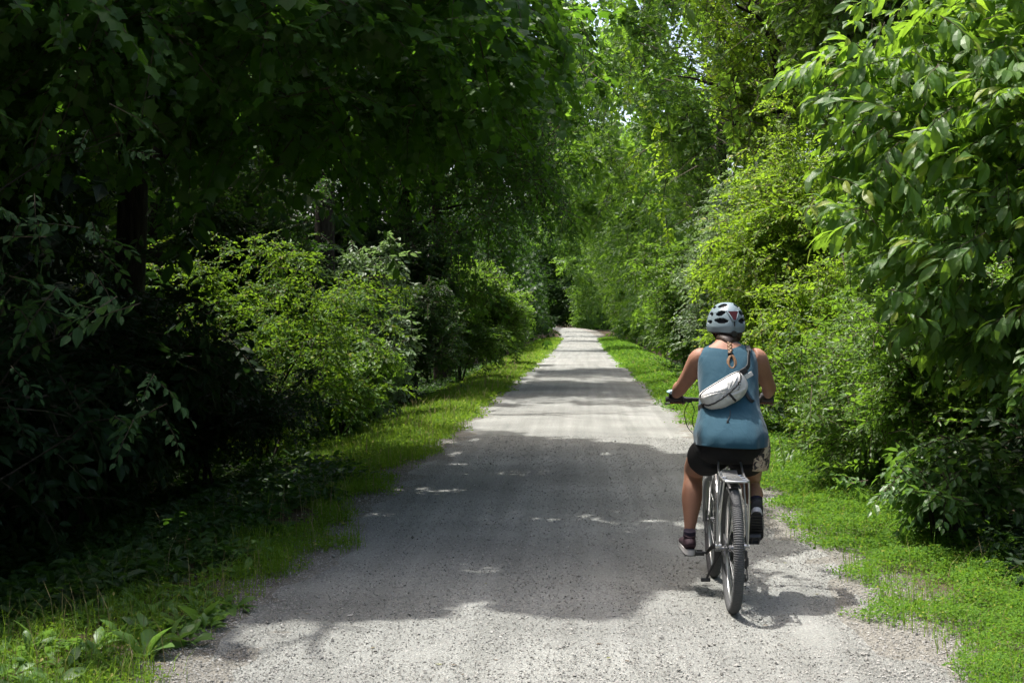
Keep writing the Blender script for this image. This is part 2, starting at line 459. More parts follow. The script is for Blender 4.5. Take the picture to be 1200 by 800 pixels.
# ------------------------------------------------------------------ where the sun reaches the ground
def sunlit(u, v):
    """gaps in the tall canopy, given as the ground position they light"""
    k = np.clip(v / 14, .5, 3)
    n1 = snoise(u, v, 31, 1.1) * .10 + snoise(u, v, 32, .35) * .07
    n2 = (snoise(u, v, 33, 1.6) * .30 + snoise(u, v, 34, .5) * .20 + snoise(u, v, 36, .22) * .08) * k
    uu = u + n1; vv = v + n2
    L = np.zeros(u.shape, bool)
    pathside = (uu > -1.75)
    L |= pathside & (vv < 7.45 + 0.15 * uu) & (vv > 3.0)
    L |= (uu > .35) & (uu < 1.9) & (vv < 7.8 + 1.5 * np.clip(uu - .3, 0, 1.6)) & (vv > 3)
    L |= ((uu - .55) / .48) ** 2 + ((vv - 10.4) / .32) ** 2 < 1
    L |= (uu > -3.3) & (uu <= -1.7) & (vv < 7.5) & (vv > 5.0) & (snoise(u, v, 44, .7) > -.25)
    L |= (uu > 1.55) & (uu < 6.2) & (vv > 5) & (vv < 60) & (snoise(u, v, 35, 2.2) > -.62)
    L |= ((uu - 4.2) / 2.6) ** 2 + ((vv - 8.8) / 2.6) ** 2 < 1
    L |= ((uu - 4.2) / 2.4) ** 2 + ((vv - 18.5) / 3.0) ** 2 < 1
    L |= (uu > 5) & (uu < 10.5) & (vv > 17) & (vv < 85) & (snoise(u, v, 40, 1.7) > np.where(v > 29, -.05, .4))
    lo = 18.3 - 1.15 * np.clip(uu, -2, 2)
    L |= (uu > -3.5) & (uu < 2) & (vv > lo) & (vv < 26.3)
    L |= (uu > -1.2) & (uu < 1.4) & (np.abs(vv - 37.4) < .9)
    L |= (uu > -4) & (uu < -1.4) & (vv > 36) & (vv < 68) & (snoise(u, v, 37, 5) > -.5)
    for a, b in ((46, 73), (79, 103), (107, 122), (126, 145), (149, 190)):
        L |= (uu > -2.4) & (uu < 4) & (vv > a + .9 * uu) & (vv < b - .7 * uu)
    L |= (uu > -1.9) & (uu < 1.6) & (vv > 11) & (vv < 46) & (snoise(u, v * .6, 38, .8) > 1.2)
    L |= (u > -3.3) & (u < -1.2) & (v > 9) & (v < 17) & (snoise(u, v * .7, 39, .9) > 1.25)
    L |= (u > -3.4) & (u < -.5) & (v > 7.4) & (v < 15) & (snoise(u, v, 45, 1.1) > .72)
    # the two bright shrubs on the shaded side and what lies behind them
    L |= ((uu + 3.5) / 1.85) ** 2 + ((vv - 18.3) / 2.0) ** 2 < 1
    L |= ((uu + 2.6) / 1.0) ** 2 + ((vv - 24.0) / 2.2) ** 2 < 1
    L |= ((uu + 7.5) / 1.6) ** 2 + ((vv - 31.0) / 3.5) ** 2 < 1
    L |= ((uu + 13.0) / 3.) ** 2 + ((vv - 33.0) / 5) ** 2 < .6
    return L

def crown_geo(lobes, sp, length, seed, filt=False, core=0.35, pitch0=-.42, clear=True, flat=1.0):
    r = np.random.default_rng(seed)
    pos, out = [], []
    for (cx, cyy, cz, rx, ry, rz, n) in lobes:
        d = r.normal(0, 1, (n, 3)); d /= np.linalg.norm(d, axis=1)[:, None]
        low = (d[:, 2] < -.25) & (r.random(n) < .45); d[low, 2] *= -1
        rad = core + (1 - core) * r.random(n) ** .55
        rad *= 1 + .27 * r.normal(0, 1, n)
        pos.append(np.array([cx, cyy, cz]) + d * rad[:, None] * np.array([rx, ry, rz])); out.append(d)
    pos = np.concatenate(pos); d = np.concatenate(out); S = len(pos)
    yaw = np.arctan2(d[:, 1], d[:, 0]) + r.normal(0, .75, S)
    pit = pitch0 + .45 * d[:, 2] * flat + r.normal(0, .34 * flat, S)
    M = rotm(yaw, pit, r.normal(0, .42 * flat, S))
    sc_ = length * r.uniform(.65, 1.3, S)
    k = r.integers(0, len(sp.vars), S)
    V = np.einsum('sij,snvj->snvi', M, sp.vars[k]) * sc_[:, None, None, None]
    V += (pos - M[:, :, 0] * (.5 * sc_)[:, None])[:, None, None, :]
    c = V.mean(2)
    keep = np.ones(c.shape[:2], bool)
    if filt:
        u = c[..., 0] + KU * c[..., 2]; v = c[..., 1] + KV * c[..., 2]
        keep &= ~sunlit(u, v)
    if clear:
        x = c[..., 0] - xc(c[..., 1])
        keep &= ~((x > EDGE_L + .1) & (x < EDGE_R - .1) & (c[..., 2] < 2.5 + .25 * snoise(c[..., 0], c[..., 1], 41, 1.5)))
        keep &= ~((np.abs(c[..., 1]) < 4.5) & (np.abs(c[..., 0]) < 2.6) & (c[..., 2] < 4.5))
        keep &= ~((c[..., 1] > 4) & (c[..., 1] < 7.4) & (np.abs(c[..., 0]) < 1.7) & (c[..., 2] < 5))
        if filt:   # the strip of open sky above the near path
            keep &= ~((x > -.35 + .4 * snoise(c[..., 0], c[..., 1], 42, 1.7)) & (x < 2.5) & (c[..., 2] > 4.6) & (c[..., 1] < 21))
        keep &= c[..., 2] > ground_z(c[..., 0], c[..., 1]) + .02
    LV = V[keep]; n = len(LV)
    F = (np.arange(n) * sp.vpl)[:, None, None] + sp.LF[None]
    Vs = [LV.reshape(-1, 3)]; Fs = [F.reshape(-1, 3)]; mi = [np.zeros(n * len(sp.LF), np.int32)]
    if sp.twig:
        ok = keep.mean(1) > .4
        T = np.einsum('sij,svj->svi', M[ok], sp.twigs[k[ok]]) * sc_[ok][:, None, None] + (pos - M[:, :, 0] * (.5 * sc_)[:, None])[ok][:, None, :]
        nt_ = len(T)
        Fs.append(((np.arange(nt_) * 9)[:, None, None] + sp.TF[None]).reshape(-1, 3) + n * sp.vpl)
        Vs.append(T.reshape(-1, 3)); mi.append(np.ones(nt_ * len(sp.TF), np.int32))
    return np.concatenate(Vs), np.concatenate(Fs), np.concatenate(mi)

def join_geo(parts):
    Vs, Fs, Ms = [], [], []; o = 0
    for V, F, mi in parts:
        Vs.append(V); Fs.append(F + o); Ms.append(mi); o += len(V)
    return np.concatenate(Vs), np.concatenate(Fs), np.concatenate(Ms)

# ------------------------------------------------------------------ leaf and bark materials
M_BARK, nt, out = mat('bark')
co = texco(nt, 'Object', (9, 9, 1.6))
n_ = noise(nt, 2.5, 6, .65, co, .6)
c = ramp(nt, n_, [(.3, (.010, .008, .006)), (.55, (.035, .029, .023)), (.8, (.08, .07, .056))])
p = N(nt, 'ShaderNodeBsdfPrincipled'); nt.links.new(c, p.inputs['Base Color']); p.inputs['Roughness'].default_value = .92
p.inputs['Specular IOR Level'].default_value = .15
nt.links.new(bump(nt, n_, .9, .03), p.inputs['Normal']); nt.links.new(p.outputs[0], out.inputs[0])
M_TWIG = simple('twig_bark', (.06, .048, .032), .85, spec=.2, var=.3)
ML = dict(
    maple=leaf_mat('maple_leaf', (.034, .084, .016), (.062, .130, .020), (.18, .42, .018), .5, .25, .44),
    oak=leaf_mat('darkened_oak_leaf', (.018, .046, .011), (.036, .076, .018), (.10, .24, .015), .5, .28, .40),  # albedo cut to deepen the shade of the woods
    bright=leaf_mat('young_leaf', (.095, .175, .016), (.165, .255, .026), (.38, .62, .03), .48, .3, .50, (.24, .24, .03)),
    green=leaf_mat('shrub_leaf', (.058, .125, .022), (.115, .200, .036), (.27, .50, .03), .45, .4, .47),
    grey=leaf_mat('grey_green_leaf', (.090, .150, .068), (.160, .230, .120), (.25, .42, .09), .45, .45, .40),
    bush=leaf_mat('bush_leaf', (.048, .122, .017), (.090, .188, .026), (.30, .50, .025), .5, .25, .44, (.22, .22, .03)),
    sapling=leaf_mat('shade_dimmed_leaf', (.026, .062, .022), (.046, .095, .030), (.08, .19, .03), .65, .15, .33),  # darker variant of the grey green leaf, dimmed for the left shade
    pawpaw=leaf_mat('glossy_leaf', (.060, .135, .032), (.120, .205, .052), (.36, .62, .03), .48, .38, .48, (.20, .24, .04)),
    dark=leaf_mat('shade_darkened_leaf', (.010, .030, .009), (.022, .050, .014), (.04, .10, .012), .55, .22, .3),  # shade painted in: albedo lowered so the shaded wood goes black
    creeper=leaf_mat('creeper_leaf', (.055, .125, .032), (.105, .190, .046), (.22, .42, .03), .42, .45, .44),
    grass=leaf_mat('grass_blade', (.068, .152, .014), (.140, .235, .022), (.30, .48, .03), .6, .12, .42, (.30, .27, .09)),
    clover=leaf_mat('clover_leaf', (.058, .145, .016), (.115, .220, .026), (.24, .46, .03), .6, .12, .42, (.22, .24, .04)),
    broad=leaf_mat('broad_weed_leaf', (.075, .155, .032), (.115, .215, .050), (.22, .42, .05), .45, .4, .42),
)

# ------------------------------------------------------------------ trees and shrubs
def trunk_path(x, y, h, lean=(0, 0), seed=0, n=7):
    r = np.random.default_rng(seed); P = []
    z0 = float(ground_z(x, y)) - .15
    wx = wy = 0
    for i in range(n):
        t = i / (n - 1)
        if i: wx += r.normal(0, .07); wy += r.normal(0, .07)
        P.append((x + lean[0] * t ** 1.3 + wx, y + lean[1] * t ** 1.3 + wy, z0 + h * t))
    return P

def add_limbs(parent, base, P, lobes, rad, seed, maxn=9, name='limb'):
    r = np.random.default_rng(seed); P = [np.array(p) for p in P]
    z0, z1 = P[0][2], P[-1][2]
    order = sorted(range(len(lobes)), key=lambda i: -lobes[i][6])[:maxn]
    for i in order:
        cx, cyy, cz = lobes[i][:3]
        zs = max(z0 + .18 * (z1 - z0), min(cz - .5 * math.hypot(cx - P[0][0], cyy - P[0][1]) * .9, z1 - .3))
        t = (zs - z0) / (z1 - z0) * (len(P) - 1); k = min(int(t), len(P) - 2)
        s = P[k] + (P[k + 1] - P[k]) * (t - k)
        e = np.array([cx, cyy, cz]); L = np.linalg.norm(e - s)
        if L < .4: continue
        mid = (s + e) / 2 + np.array([r.normal(0, .06 * L), r.normal(0, .06 * L), .10 * L])
        m3 = s + (e - s) * .78 + np.array([r.normal(0, .05 * L), r.normal(0, .05 * L), .07 * L])
        mb = MB(base); f = rad * min(.55, .22 + .05 * L) * (1 - .5 * t / len(P))
        mb.tube([s, mid, m3, e], [f, f * .7, f * .45, f * .14], 8, True, smooth_path=4)
        for q in range(3):
            a = s + (e - s) * r.uniform(.45, .85); a = a + np.array([0, 0, .08 * L])
            dd = np.array([r.normal(0, .35), r.normal(0, .35), r.uniform(-.05, .35)]) * L * .6
            mb.tube([a, a + dd * .5 + np.array([0, 0, .04]), a + dd], [f * .42, f * .25, f * .07], 6, True, smooth_path=3)
        mb.build(name, M_BARK, parent)

def plant(name, label, cat, xy, h, rad, lobes, crowns, leafmat, seed, lean=(0, 0), group=None, stems=0, limbs=9, filt=False, crown_name='crown', pitch0=-.42):
    """crowns: list of (spray, spray length, lobe list)"""
    x, y = xy; base = (x, y, float(ground_z(x, y)))
    root = empty(name, base, label, cat, group)
    if stems:
        r = np.random.default_rng(seed + 5)
        tops = [lobes[i % len(lobes)] for i in range(stems)]
        for i, lb in enumerate(tops):
            s = np.array([x + r.normal(0, .12), y + r.normal(0, .12), base[2] - .08])
            e = np.array([lb[0] + r.normal(0, .2), lb[1] + r.normal(0, .2), lb[2] + .3 * lb[5]])
            md = (s + e) / 2 + np.array([(s[0] - e[0]) * .15, (s[1] - e[1]) * .15, .12 * (e[2] - s[2])])
            mb = MB(base); rr = rad * r.uniform(.7, 1.1)
            mb.tube([s, md, e], [rr, rr * .65, rr * .15], 7, True, smooth_path=5); mb.build('stem', M_BARK, root)
    else:
        P = trunk_path(x, y, h, lean, seed)
        mb = MB(base)
        rs = [rad * (1.35 if i == 0 else 1.0 - .78 * i / (len(P) - 1)) for i in range(len(P))]
        mb.tube(P, rs, 12, True, smooth_path=5); mb.build('trunk', M_BARK, root)
        add_limbs(root, base, P, lobes, rad, seed + 9, limbs)
    geo = []
    for i, (sp, L, lbs) in enumerate(crowns):
        geo.append(crown_geo(lbs, SP[sp], L, seed + 20 + i, filt and not (name == 'maple_tree' and i == 0), pitch0=pitch0))
    V, F, mi = join_geo(geo)
    o = link(crown_name, tri_mesh(crown_name, V - np.array(base), F, mi), root, [ML[leafmat], M_TWIG])
    return root

def auto_lobes(c, Rr, k, n, seed, shell=.62, rmin=.34, rmax=.52):
    """k lobes of n sprays each spread through an ellipsoid"""
    r = np.random.default_rng(seed); out = []
    for i in range(k):
        for _ in range(30):
            d = r.normal(0, 1, 3); d /= np.linalg.norm(d)
            p = np.array(c) + d * np.array(Rr) * shell * r.uniform(.55, 1.15)
            if all(np.linalg.norm((p - np.array(o[:3])) / np.array(Rr)) > .38 for o in out): break
        s = r.uniform(rmin, rmax)
        out.append((p[0], p[1], p[2], Rr[0] * s, Rr[1] * s, Rr[2] * s * .8, int(n * r.uniform(.8, 1.2))))
    return out
# ------------------------------------------------------------------ the left side: tall trees that shade the path
# near maple with boughs hanging into the top of the view
low = [(-3.3, 9.0, 3.55, 1.2, 1.1, .55, 95), (-2.2, 9.6, 3.7, 1.1, 1.1, .5, 90), (-1.25, 10.4, 3.95, 1.0, 1.1, .5, 80),
       (-3.9, 10.6, 3.2, 1.2, 1.0, .6, 80), (-2.6, 11.4, 3.25, 1.2, 1.0, .6, 90), (-1.7, 12.2, 3.6, 1.1, 1.1, .6, 80),
       (-4.6, 9.2, 4.2, 1.1, 1.0, .6, 70), (-4.3, 8.2, 3.7, .8, .8, .5, 50), (-3.0, 10.0, 4.6, 1.6, 1.4, .5, 90), (-1.4, 10.0, 4.9, 1.3, 1.4, .5, 80),
       (-1.7, 13.6, 3.7, 1.1, 1.1, .55, 80), (-.8, 12.6, 4.25, 1.0, 1.1, .5, 80), (-2.5, 14.4, 3.5, 1.1, 1.0, .6, 80), (-1.0, 15.2, 4.2, 1.1, 1.2, .55, 80), (-2.4, 13.0, 4.4, 1.3, 1.2, .5, 80)]
high = auto_lobes((-3.6, 9.6, 8.4), (4.2, 4.4, 3.6), 14, 150, 101)
plant('maple_tree', 'tall dark maple whose leafy boughs hang over the path at the top left corner', 'tree', (-5.6, 9.8), 11, .26,
      high[:7], [('maple', .62, [l[:6] + (int(l[6] * 1.6),) for l in low]), ('mapfar', .75, high)], 'maple', 100, lean=(1.0, 0), filt=True, limbs=12)

def tall(name, label, x, y, h, r, zlow, seed, m, sp='small', L=.8, k=15, n=150, lean=(0, 0), over=0.0, ry=None, rad=.24, group=None, cat='tree', dens=1.4, limbs=8):
    c = (x + over, y, (h + zlow) / 2); Rr = (r, ry or r, (h - zlow) / 2)
    lb = auto_lobes(c, Rr, k, int(n * dens), seed)
    return plant(name, label, cat, (x, y), h * .86, rad, lb, [(sp, L, lb)], m, seed, lean=lean, filt=True, limbs=limbs, group=group or ('tall trees left of the path' if x < 0 else 'tall trees right of the path'))

tall('oak_tree', 'large dark oak behind the sunlit round bush, its low crown almost black', -5.6, 16.5, 14, 4.6, 2.8, 110, 'oak', 'mapfar', .85, 20, 190, over=1.1, ry=4.2)
tall('beech_tree', 'dark green tree overhanging the path just past the maple boughs, above the sunlit grass', -4.6, 24.5, 15, 4.3, 2.2, 120, 'oak', 'small', 1.0, 20, 190, over=.9, ry=4.4)
tall('elm_tree', 'dark tree with fine drooping foliage left of the sky gaps over the path', -4.4, 34, 16, 4.4, 2.0, 130, 'maple', 'small', 1.1, 20, 170, over=1.2, ry=4.8)
tall('linden_tree', 'shaded tree closing the left side of the tunnel above the half lit shrubs', -4.6, 45, 16, 4.6, 2.2, 140, 'oak', 'small', 1.3, 18, 150, over=1.4, ry=5.5)
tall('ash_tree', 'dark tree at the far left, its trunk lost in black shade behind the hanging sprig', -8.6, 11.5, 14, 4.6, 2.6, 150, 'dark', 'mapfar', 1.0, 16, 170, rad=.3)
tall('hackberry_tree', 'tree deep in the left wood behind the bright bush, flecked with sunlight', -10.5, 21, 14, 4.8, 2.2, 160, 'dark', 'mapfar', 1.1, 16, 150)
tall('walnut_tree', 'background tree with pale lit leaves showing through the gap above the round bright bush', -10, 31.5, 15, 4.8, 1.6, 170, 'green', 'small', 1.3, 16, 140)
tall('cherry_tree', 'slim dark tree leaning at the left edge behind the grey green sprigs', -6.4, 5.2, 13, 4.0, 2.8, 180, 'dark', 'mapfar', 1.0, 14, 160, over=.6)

# ------------------------------------------------------------------ the right side: tall trees in the sun
tall('locust_tree', 'tall tree with feathery dark green sprays above the tall yellow green shrub', 5.0, 24, 14, 3.5, 3.6, 210, 'green', 'frond', .9, 20, 150, dens=1.5, limbs=5, over=-.8, ry=4.0, lean=(-.8, 0))
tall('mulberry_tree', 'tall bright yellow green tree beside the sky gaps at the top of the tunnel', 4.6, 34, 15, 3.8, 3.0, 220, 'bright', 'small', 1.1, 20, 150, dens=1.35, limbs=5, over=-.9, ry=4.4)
tall('hornbeam_tree', 'tall mid green tree on the right beyond the bright yellow green one', 4.8, 46, 16, 4.2, 2.2, 230, 'green', 'small', 1.35, 18, 140, dens=1.35, limbs=5, over=-1.0, ry=5.0)
tall('sycamore_tree', 'dark shaded tree filling the top right behind the large glossy leaves', 6.6, 15.5, 14, 4.0, 2.6, 240, 'oak', 'mapfar', .9, 18, 170, over=-.4, ry=4.0)
tall('dogwood_tree', 'dark tree at the right edge behind the drooping long leaves', 6.8, 9.6, 11, 3.2, 1.6, 250, 'dark', 'mapfar', .8, 14, 150, rad=.15)

# pawpaw in front on the right, big drooping glossy leaves
pl = [(2.3, 9.3, 1.75, .35, .4, .35, 14), (3.1, 9.3, 1.55, .6, .5, .4, 26), (3.7, 9.0, 1.4, .5, .5, .4, 20), (2.75, 9.5, 1.45, .4, .4, .3, 16), (2.55, 9.2, 3.5, .75, .8, .55, 42), (3.25, 9.0, 3.6, .8, .8, .5, 40), (2.35, 9.6, 2.75, .65, .7, .5, 42), (3.0, 8.9, 2.9, .75, .7, .55, 50),
      (3.5, 9.3, 2.9, .7, .7, .6, 40), (2.75, 9.1, 2.15, .6, .6, .45, 34), (3.35, 8.9, 2.05, .65, .6, .5, 40), (2.0, 10.0, 3.35, .5, .6, .4, 22),
      (1.95, 9.5, 2.35, .35, .4, .3, 10), (3.9, 9.6, 3.2, .7, .9, .6, 30)]
plant('pawpaw_tree', 'small tree with large glossy drooping leaves reaching in from the right edge', 'tree', (3.6, 9.9), 4.8, .07, pl,
      [('pawpaw', .345, [l[:6] + (int(l[6] * 2.6),) for l in pl])], 'pawpaw', 300, limbs=12, pitch0=-.15)

# ------------------------------------------------------------------ shrubs
def shrub(name, label, x, y, w, h, seed, m, sp='small', L=.5, k=9, n=70, stems=5, d=None, cat='shrub', z0=.35, group=None, sh=.66, rm=(.34, .52)):
    d_ = d
    z = float(ground_z(x, y))
    lb = auto_lobes((x, y, z + z0 + (h - z0) * .5), (w, d or w, (h - z0) * .58), k, int(n * 1.35), seed, shell=sh, rmin=rm[0], rmax=rm[1])
    r = np.random.default_rng(seed + 77)
    for _ in range(k // 2):      # stray shoots that break the outline
        d = r.normal(0, 1, 3); d[2] = abs(d[2]) * .9; d /= np.linalg.norm(d); q = r.uniform(.95, 1.25)
        lb.append((x + d[0] * w * q, y + d[1] * (d_ or w) * q, z + z0 + (h - z0) * (.5 + .56 * d[2] * q), .16 * w, .16 * w, .22 * w, max(5, int(n * .16))))
    return plant(name, label, cat, (x, y), h, .028, lb, [(sp, L, lb)], m, seed, stems=stems, crown_name='foliage', group=group or ('shrubs and young trees left of the path' if x < 0 else 'shrubs and young trees right of the path'), pitch0=-.3)

# left
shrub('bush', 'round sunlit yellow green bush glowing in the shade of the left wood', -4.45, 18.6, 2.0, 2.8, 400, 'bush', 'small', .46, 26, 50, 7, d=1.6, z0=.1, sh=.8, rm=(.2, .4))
shrub('viburnum_shrub', 'pale leaved sunlit shrub just right of and behind the round bright bush', -3.7, 23.5, 1.0, 3.1, 410, 'grey', 'oval', .6, 9, 55, 4)
shrub('privet_shrub', 'dark low shrub under the round bright bush at the shaded grass edge', -4.3, 15.2, 1.3, 1.5, 420, 'dark', 'small', .5, 9, 70, 5)
shrub('elder_shrub', 'dark shrub right of the bright bush, touching the sunlit grass strip', -3.7, 20.9, 1.0, 1.6, 430, 'green', 'oval', .5, 8, 55, 5)
shrub('spindle_shrub', 'shaded shrub beside the left grass just before the second band of shade', -3.75, 28, 1.3, 2.6, 440, 'oak', 'small', .6, 10, 80, 5)
shrub('hazel_shrub', 'half lit shrub on the left where the grass strip narrows in the distance', -3.4, 38, 1.3, 3.2, 450, 'green', 'small', .8, 10, 70, 5)
shrub('lilac_shrub', 'farthest lit shrub on the left before the tunnel closes', -3.2, 50, 1.4, 3.4, 460, 'green', 'small', 1.0, 10, 60, 5)
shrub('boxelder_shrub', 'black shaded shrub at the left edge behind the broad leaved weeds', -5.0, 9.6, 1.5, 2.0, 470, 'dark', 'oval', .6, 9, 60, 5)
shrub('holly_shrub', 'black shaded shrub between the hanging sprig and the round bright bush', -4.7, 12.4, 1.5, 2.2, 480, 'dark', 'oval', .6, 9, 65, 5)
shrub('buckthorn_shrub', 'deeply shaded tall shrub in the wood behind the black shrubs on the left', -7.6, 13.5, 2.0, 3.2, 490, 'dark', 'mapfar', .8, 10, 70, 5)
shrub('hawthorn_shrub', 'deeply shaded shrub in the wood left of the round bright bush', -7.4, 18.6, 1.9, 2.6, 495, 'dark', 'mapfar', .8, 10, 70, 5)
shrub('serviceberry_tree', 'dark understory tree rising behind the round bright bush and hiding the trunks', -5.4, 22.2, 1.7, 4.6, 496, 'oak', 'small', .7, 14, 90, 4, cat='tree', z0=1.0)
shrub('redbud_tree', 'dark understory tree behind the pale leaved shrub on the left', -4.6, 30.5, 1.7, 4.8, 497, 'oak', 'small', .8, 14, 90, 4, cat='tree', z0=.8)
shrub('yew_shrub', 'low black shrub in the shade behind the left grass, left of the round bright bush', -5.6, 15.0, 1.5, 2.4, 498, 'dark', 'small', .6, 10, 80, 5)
# near sapling with grey green leaves on the left edge
sl = [(-2.75, 7.4, 1.55, .35, .35, .3, 9), (-2.95, 7.6, 2.0, .45, .4, .35, 12), (-3.35, 7.3, 2.25, .4, .4, .3, 9), (-2.6, 7.7, 1.05, .28, .3, .25, 8),
      (-3.3, 7.5, 1.6, .4, .4, .4, 9), (-3.5, 7.8, 2.8, .4, .4, .4, 9), (-2.75, 7.9, 2.6, .35, .4, .3, 6)]
plant('sapling', 'spindly sapling with sparse grey green sprigs against the black shade at the left edge', 'tree', (-3.7, 8.0), 3.0, .03, sl,
      [('compound', .38, [l[:6] + (int(l[6] * .8),) for l in sl])], 'sapling', 500, limbs=7, pitch0=-.35)
# right
shrub('honeysuckle_shrub', 'mid green leafy shrub directly right of the rider at the edge of the clover', 3.05, 13.2, 1.15, 2.3, 600, 'green', 'small', .40, 18, 100, 6, d=1.7, z0=.1)
shrub('maple_sapling', 'tall leafy young tree above the honeysuckle, between glossy leaves and yellow green shrub', 3.7, 13.6, 1.3, 4.6, 605, 'green', 'oval', .5, 16, 90, 3, cat='tree', z0=1.4)
shrub('spicebush_shrub', 'leafy shrub below the large glossy leaves, just right of the honeysuckle', 3.05, 11.2, .85, 2.0, 610, 'green', 'small', .42, 12, 80, 5, z0=.1)
shrub('buttonbush_shrub', 'low broad leaved shrub spilling onto the clover below the dark hollow on the right', 2.62, 9.9, .55, .75, 620, 'creeper', 'oval', .42, 6, 30, 5, z0=.1)
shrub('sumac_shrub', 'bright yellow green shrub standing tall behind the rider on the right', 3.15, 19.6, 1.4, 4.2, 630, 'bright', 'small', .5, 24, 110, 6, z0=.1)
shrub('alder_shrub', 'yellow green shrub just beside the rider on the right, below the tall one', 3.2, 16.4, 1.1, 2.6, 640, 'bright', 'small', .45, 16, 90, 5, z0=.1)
shrub('willow_shrub', 'grey green shrub left of the bright yellow green one along the right verge', 3.45, 28, 1.5, 4.2, 650, 'grey', 'small', .6, 20, 95, 6, z0=.1)
shrub('sassafras_shrub', 'green shrub on the right verge behind the grey green one', 3.5, 37, 1.6, 4.2, 660, 'green', 'small', .85, 12, 75, 5)
shrub('plum_shrub', 'farthest distinct shrub along the right verge before the hedge blurs', 3.5, 46, 1.6, 4.2, 670, 'green', 'small', 1.0, 12, 70, 5)
shrub('bladdernut_shrub', 'black shaded shrub deep in the hollow at the right edge', 4.1, 9.4, 1.0, 1.6, 680, 'dark', 'oval', .5, 9, 55, 4)
# creeper hanging in front of the dark hollow
cl = [(2.95, 8.6, 1.35, .3, .25, .3, 14), (3.15, 8.7, 1.75, .35, .3, .25, 14), (2.72, 8.8, 1.15, .16, .2, .25, 6), (3.3, 8.6, 1.2, .3, .3, .35, 12)]
plant('creeper', 'creeper with drooping leaf sprigs hanging in front of the dark hollow on the right', 'vine', (3.5, 9.2), 2.1, .02, cl,
      [('creeper', .42, cl)], 'creeper', 700, limbs=4, pitch0=-.5)

# ------------------------------------------------------------------ woods that read as one mass
def woods(name, label, blobs, m, L, seed, filt, sp='far'):
    g = crown_geo(blobs, SP[sp], L, seed, filt, core=.3)
    tag(link(name, tri_mesh(name, *g), None, [ML[m], M_TWIG]), label, kind='stuff')
def side_blobs(sx, y0, y1, x0, x1, step, seed, zmax, r0, n, zmin=.6):
    r = np.random.default_rng(seed); out = []; y = y0
    while y < y1:
        for _ in range(5):
            x = sx * r.uniform(x0, x1); z = r.uniform(zmin, zmax)
            s = r0 * r.uniform(.7, 1.3)
            if z < 3: s *= .8
            x += -sx * (max(0, z - 4) * .12 if abs(x) < 6 else 0)
            yy = y + r.uniform(0, step)
            out.append((x + float(xc(yy)), yy, z + float(zg(yy)), s, s, s * .75, n))
        y += step
    return out
def arch_blobs(y0, y1, step, seed, n):
    # boughs meeting over the path
    r = np.random.default_rng(seed); out = []; y = y0
    while y < y1:
        yy = y + r.uniform(0, step); x = r.uniform(-3.5, 3.5); z = 5.2 + .035 * yy + r.uniform(0, 1) ** 1.4 * 11
        s = r.uniform(1.2, 2.3); out.append((x + float(xc(yy)), yy, z, s, s, s * .6, n)); y += step
    return out
woods('woods_left_far', 'far trees and undergrowth closing in on the left of the path', side_blobs(-1, 56, 215, 3.7, 9, 2.6, 801, 15, 2.0, 42), 'oak', 1.9, 811, True)
woods('woods_right_far', 'far trees and undergrowth closing in on the right of the path', side_blobs(1, 54, 215, 4.0, 9, 2.6, 802, 15, 2.0, 42) + arch_blobs(44, 210, 1.0, 821, 62) + [(q[0], q[1], 1.6 + q[2] * q[1], 1.7, 1.9, 1.2, 85) for q in ((.2, 44, .235), (1.6, 48, .205), (-1.2, 52, .215), (.8, 58, .19), (-.4, 63, .22), (2.2, 60, .225), (.5, 70, .165), (-1.0, 78, .18), (1.5, 76, .20), (0.3, 52, .17))], 'green', 1.9, 812, True)
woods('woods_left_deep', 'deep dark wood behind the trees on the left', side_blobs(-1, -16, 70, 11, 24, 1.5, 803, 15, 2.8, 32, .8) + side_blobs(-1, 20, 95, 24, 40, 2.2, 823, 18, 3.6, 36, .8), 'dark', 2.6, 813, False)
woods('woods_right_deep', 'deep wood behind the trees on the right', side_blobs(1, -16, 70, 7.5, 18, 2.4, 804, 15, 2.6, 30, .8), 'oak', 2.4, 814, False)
woods('woods_near', 'unseen trees standing behind the viewer on both sides of the path', side_blobs(-1, -16, 1, 3.6, 11, 2.2, 805, 12, 2.0, 40, .8) + side_blobs(1, -16, 1, 6.5, 11, 2.6, 806, 5, 1.8, 28, .8), 'oak', 1.6, 815, True)  # put in for darkness; right side kept low to let sky light in
end = [(r_[0], r_[1], r_[2], 2.4, 2.4, 2.0, 70) for r_ in [(rng.uniform(-12, 10), rng.uniform(222, 246), rng.uniform(0.5, 20)) for _ in range(150)]]
woods('woods_end', 'distant wood where the path bends out of sight', end, 'oak', 2.6, 816, False)

# ------------------------------------------------------------------ verges
def scatter(n, y0, y1, xa, xb, p=2.0):
    y = y0 + (y1 - y0) * rng.random(n) ** p
    return rng.uniform(xa, xb, n), y
def plantlets(x, y, kleaf, spread, hgt, size, tmpl, pit=(.1, .5)):
    n = len(x); LV, LF = LEAF[tmpl]
    k = kleaf
    a = rng.uniform(0, 6.28, (n, k)); rr = spread[:, None] * np.sqrt(rng.random((n, k)))
    hz = hgt[:, None] * rng.uniform(.25, 1.0, (n, k))
    px, py_ = x[:, None] + rr * np.cos(a), y[:, None] + rr * np.sin(a)
    base = np.stack([px, py_, ground_z(px, py_) + hz], -1)
    M = rotm(a + rng.normal(0, .8, (n, k)), rng.normal(pit[0], pit[1], (n, k)), rng.normal(0, .4, (n, k)))
    s = size[:, None] * rng.uniform(.6, 1.25, (n, k))
    V = np.einsum('nkij,vj->nkvi', M, LV) * s[..., None, None] + base[:, :, None, :]
    m = n * k
    F = (np.arange(m) * len(LV))[:, None, None] + LF[None]
    return V.reshape(-1, 3), F.reshape(-1, 3), np.zeros(m * len(LF), np.int32)
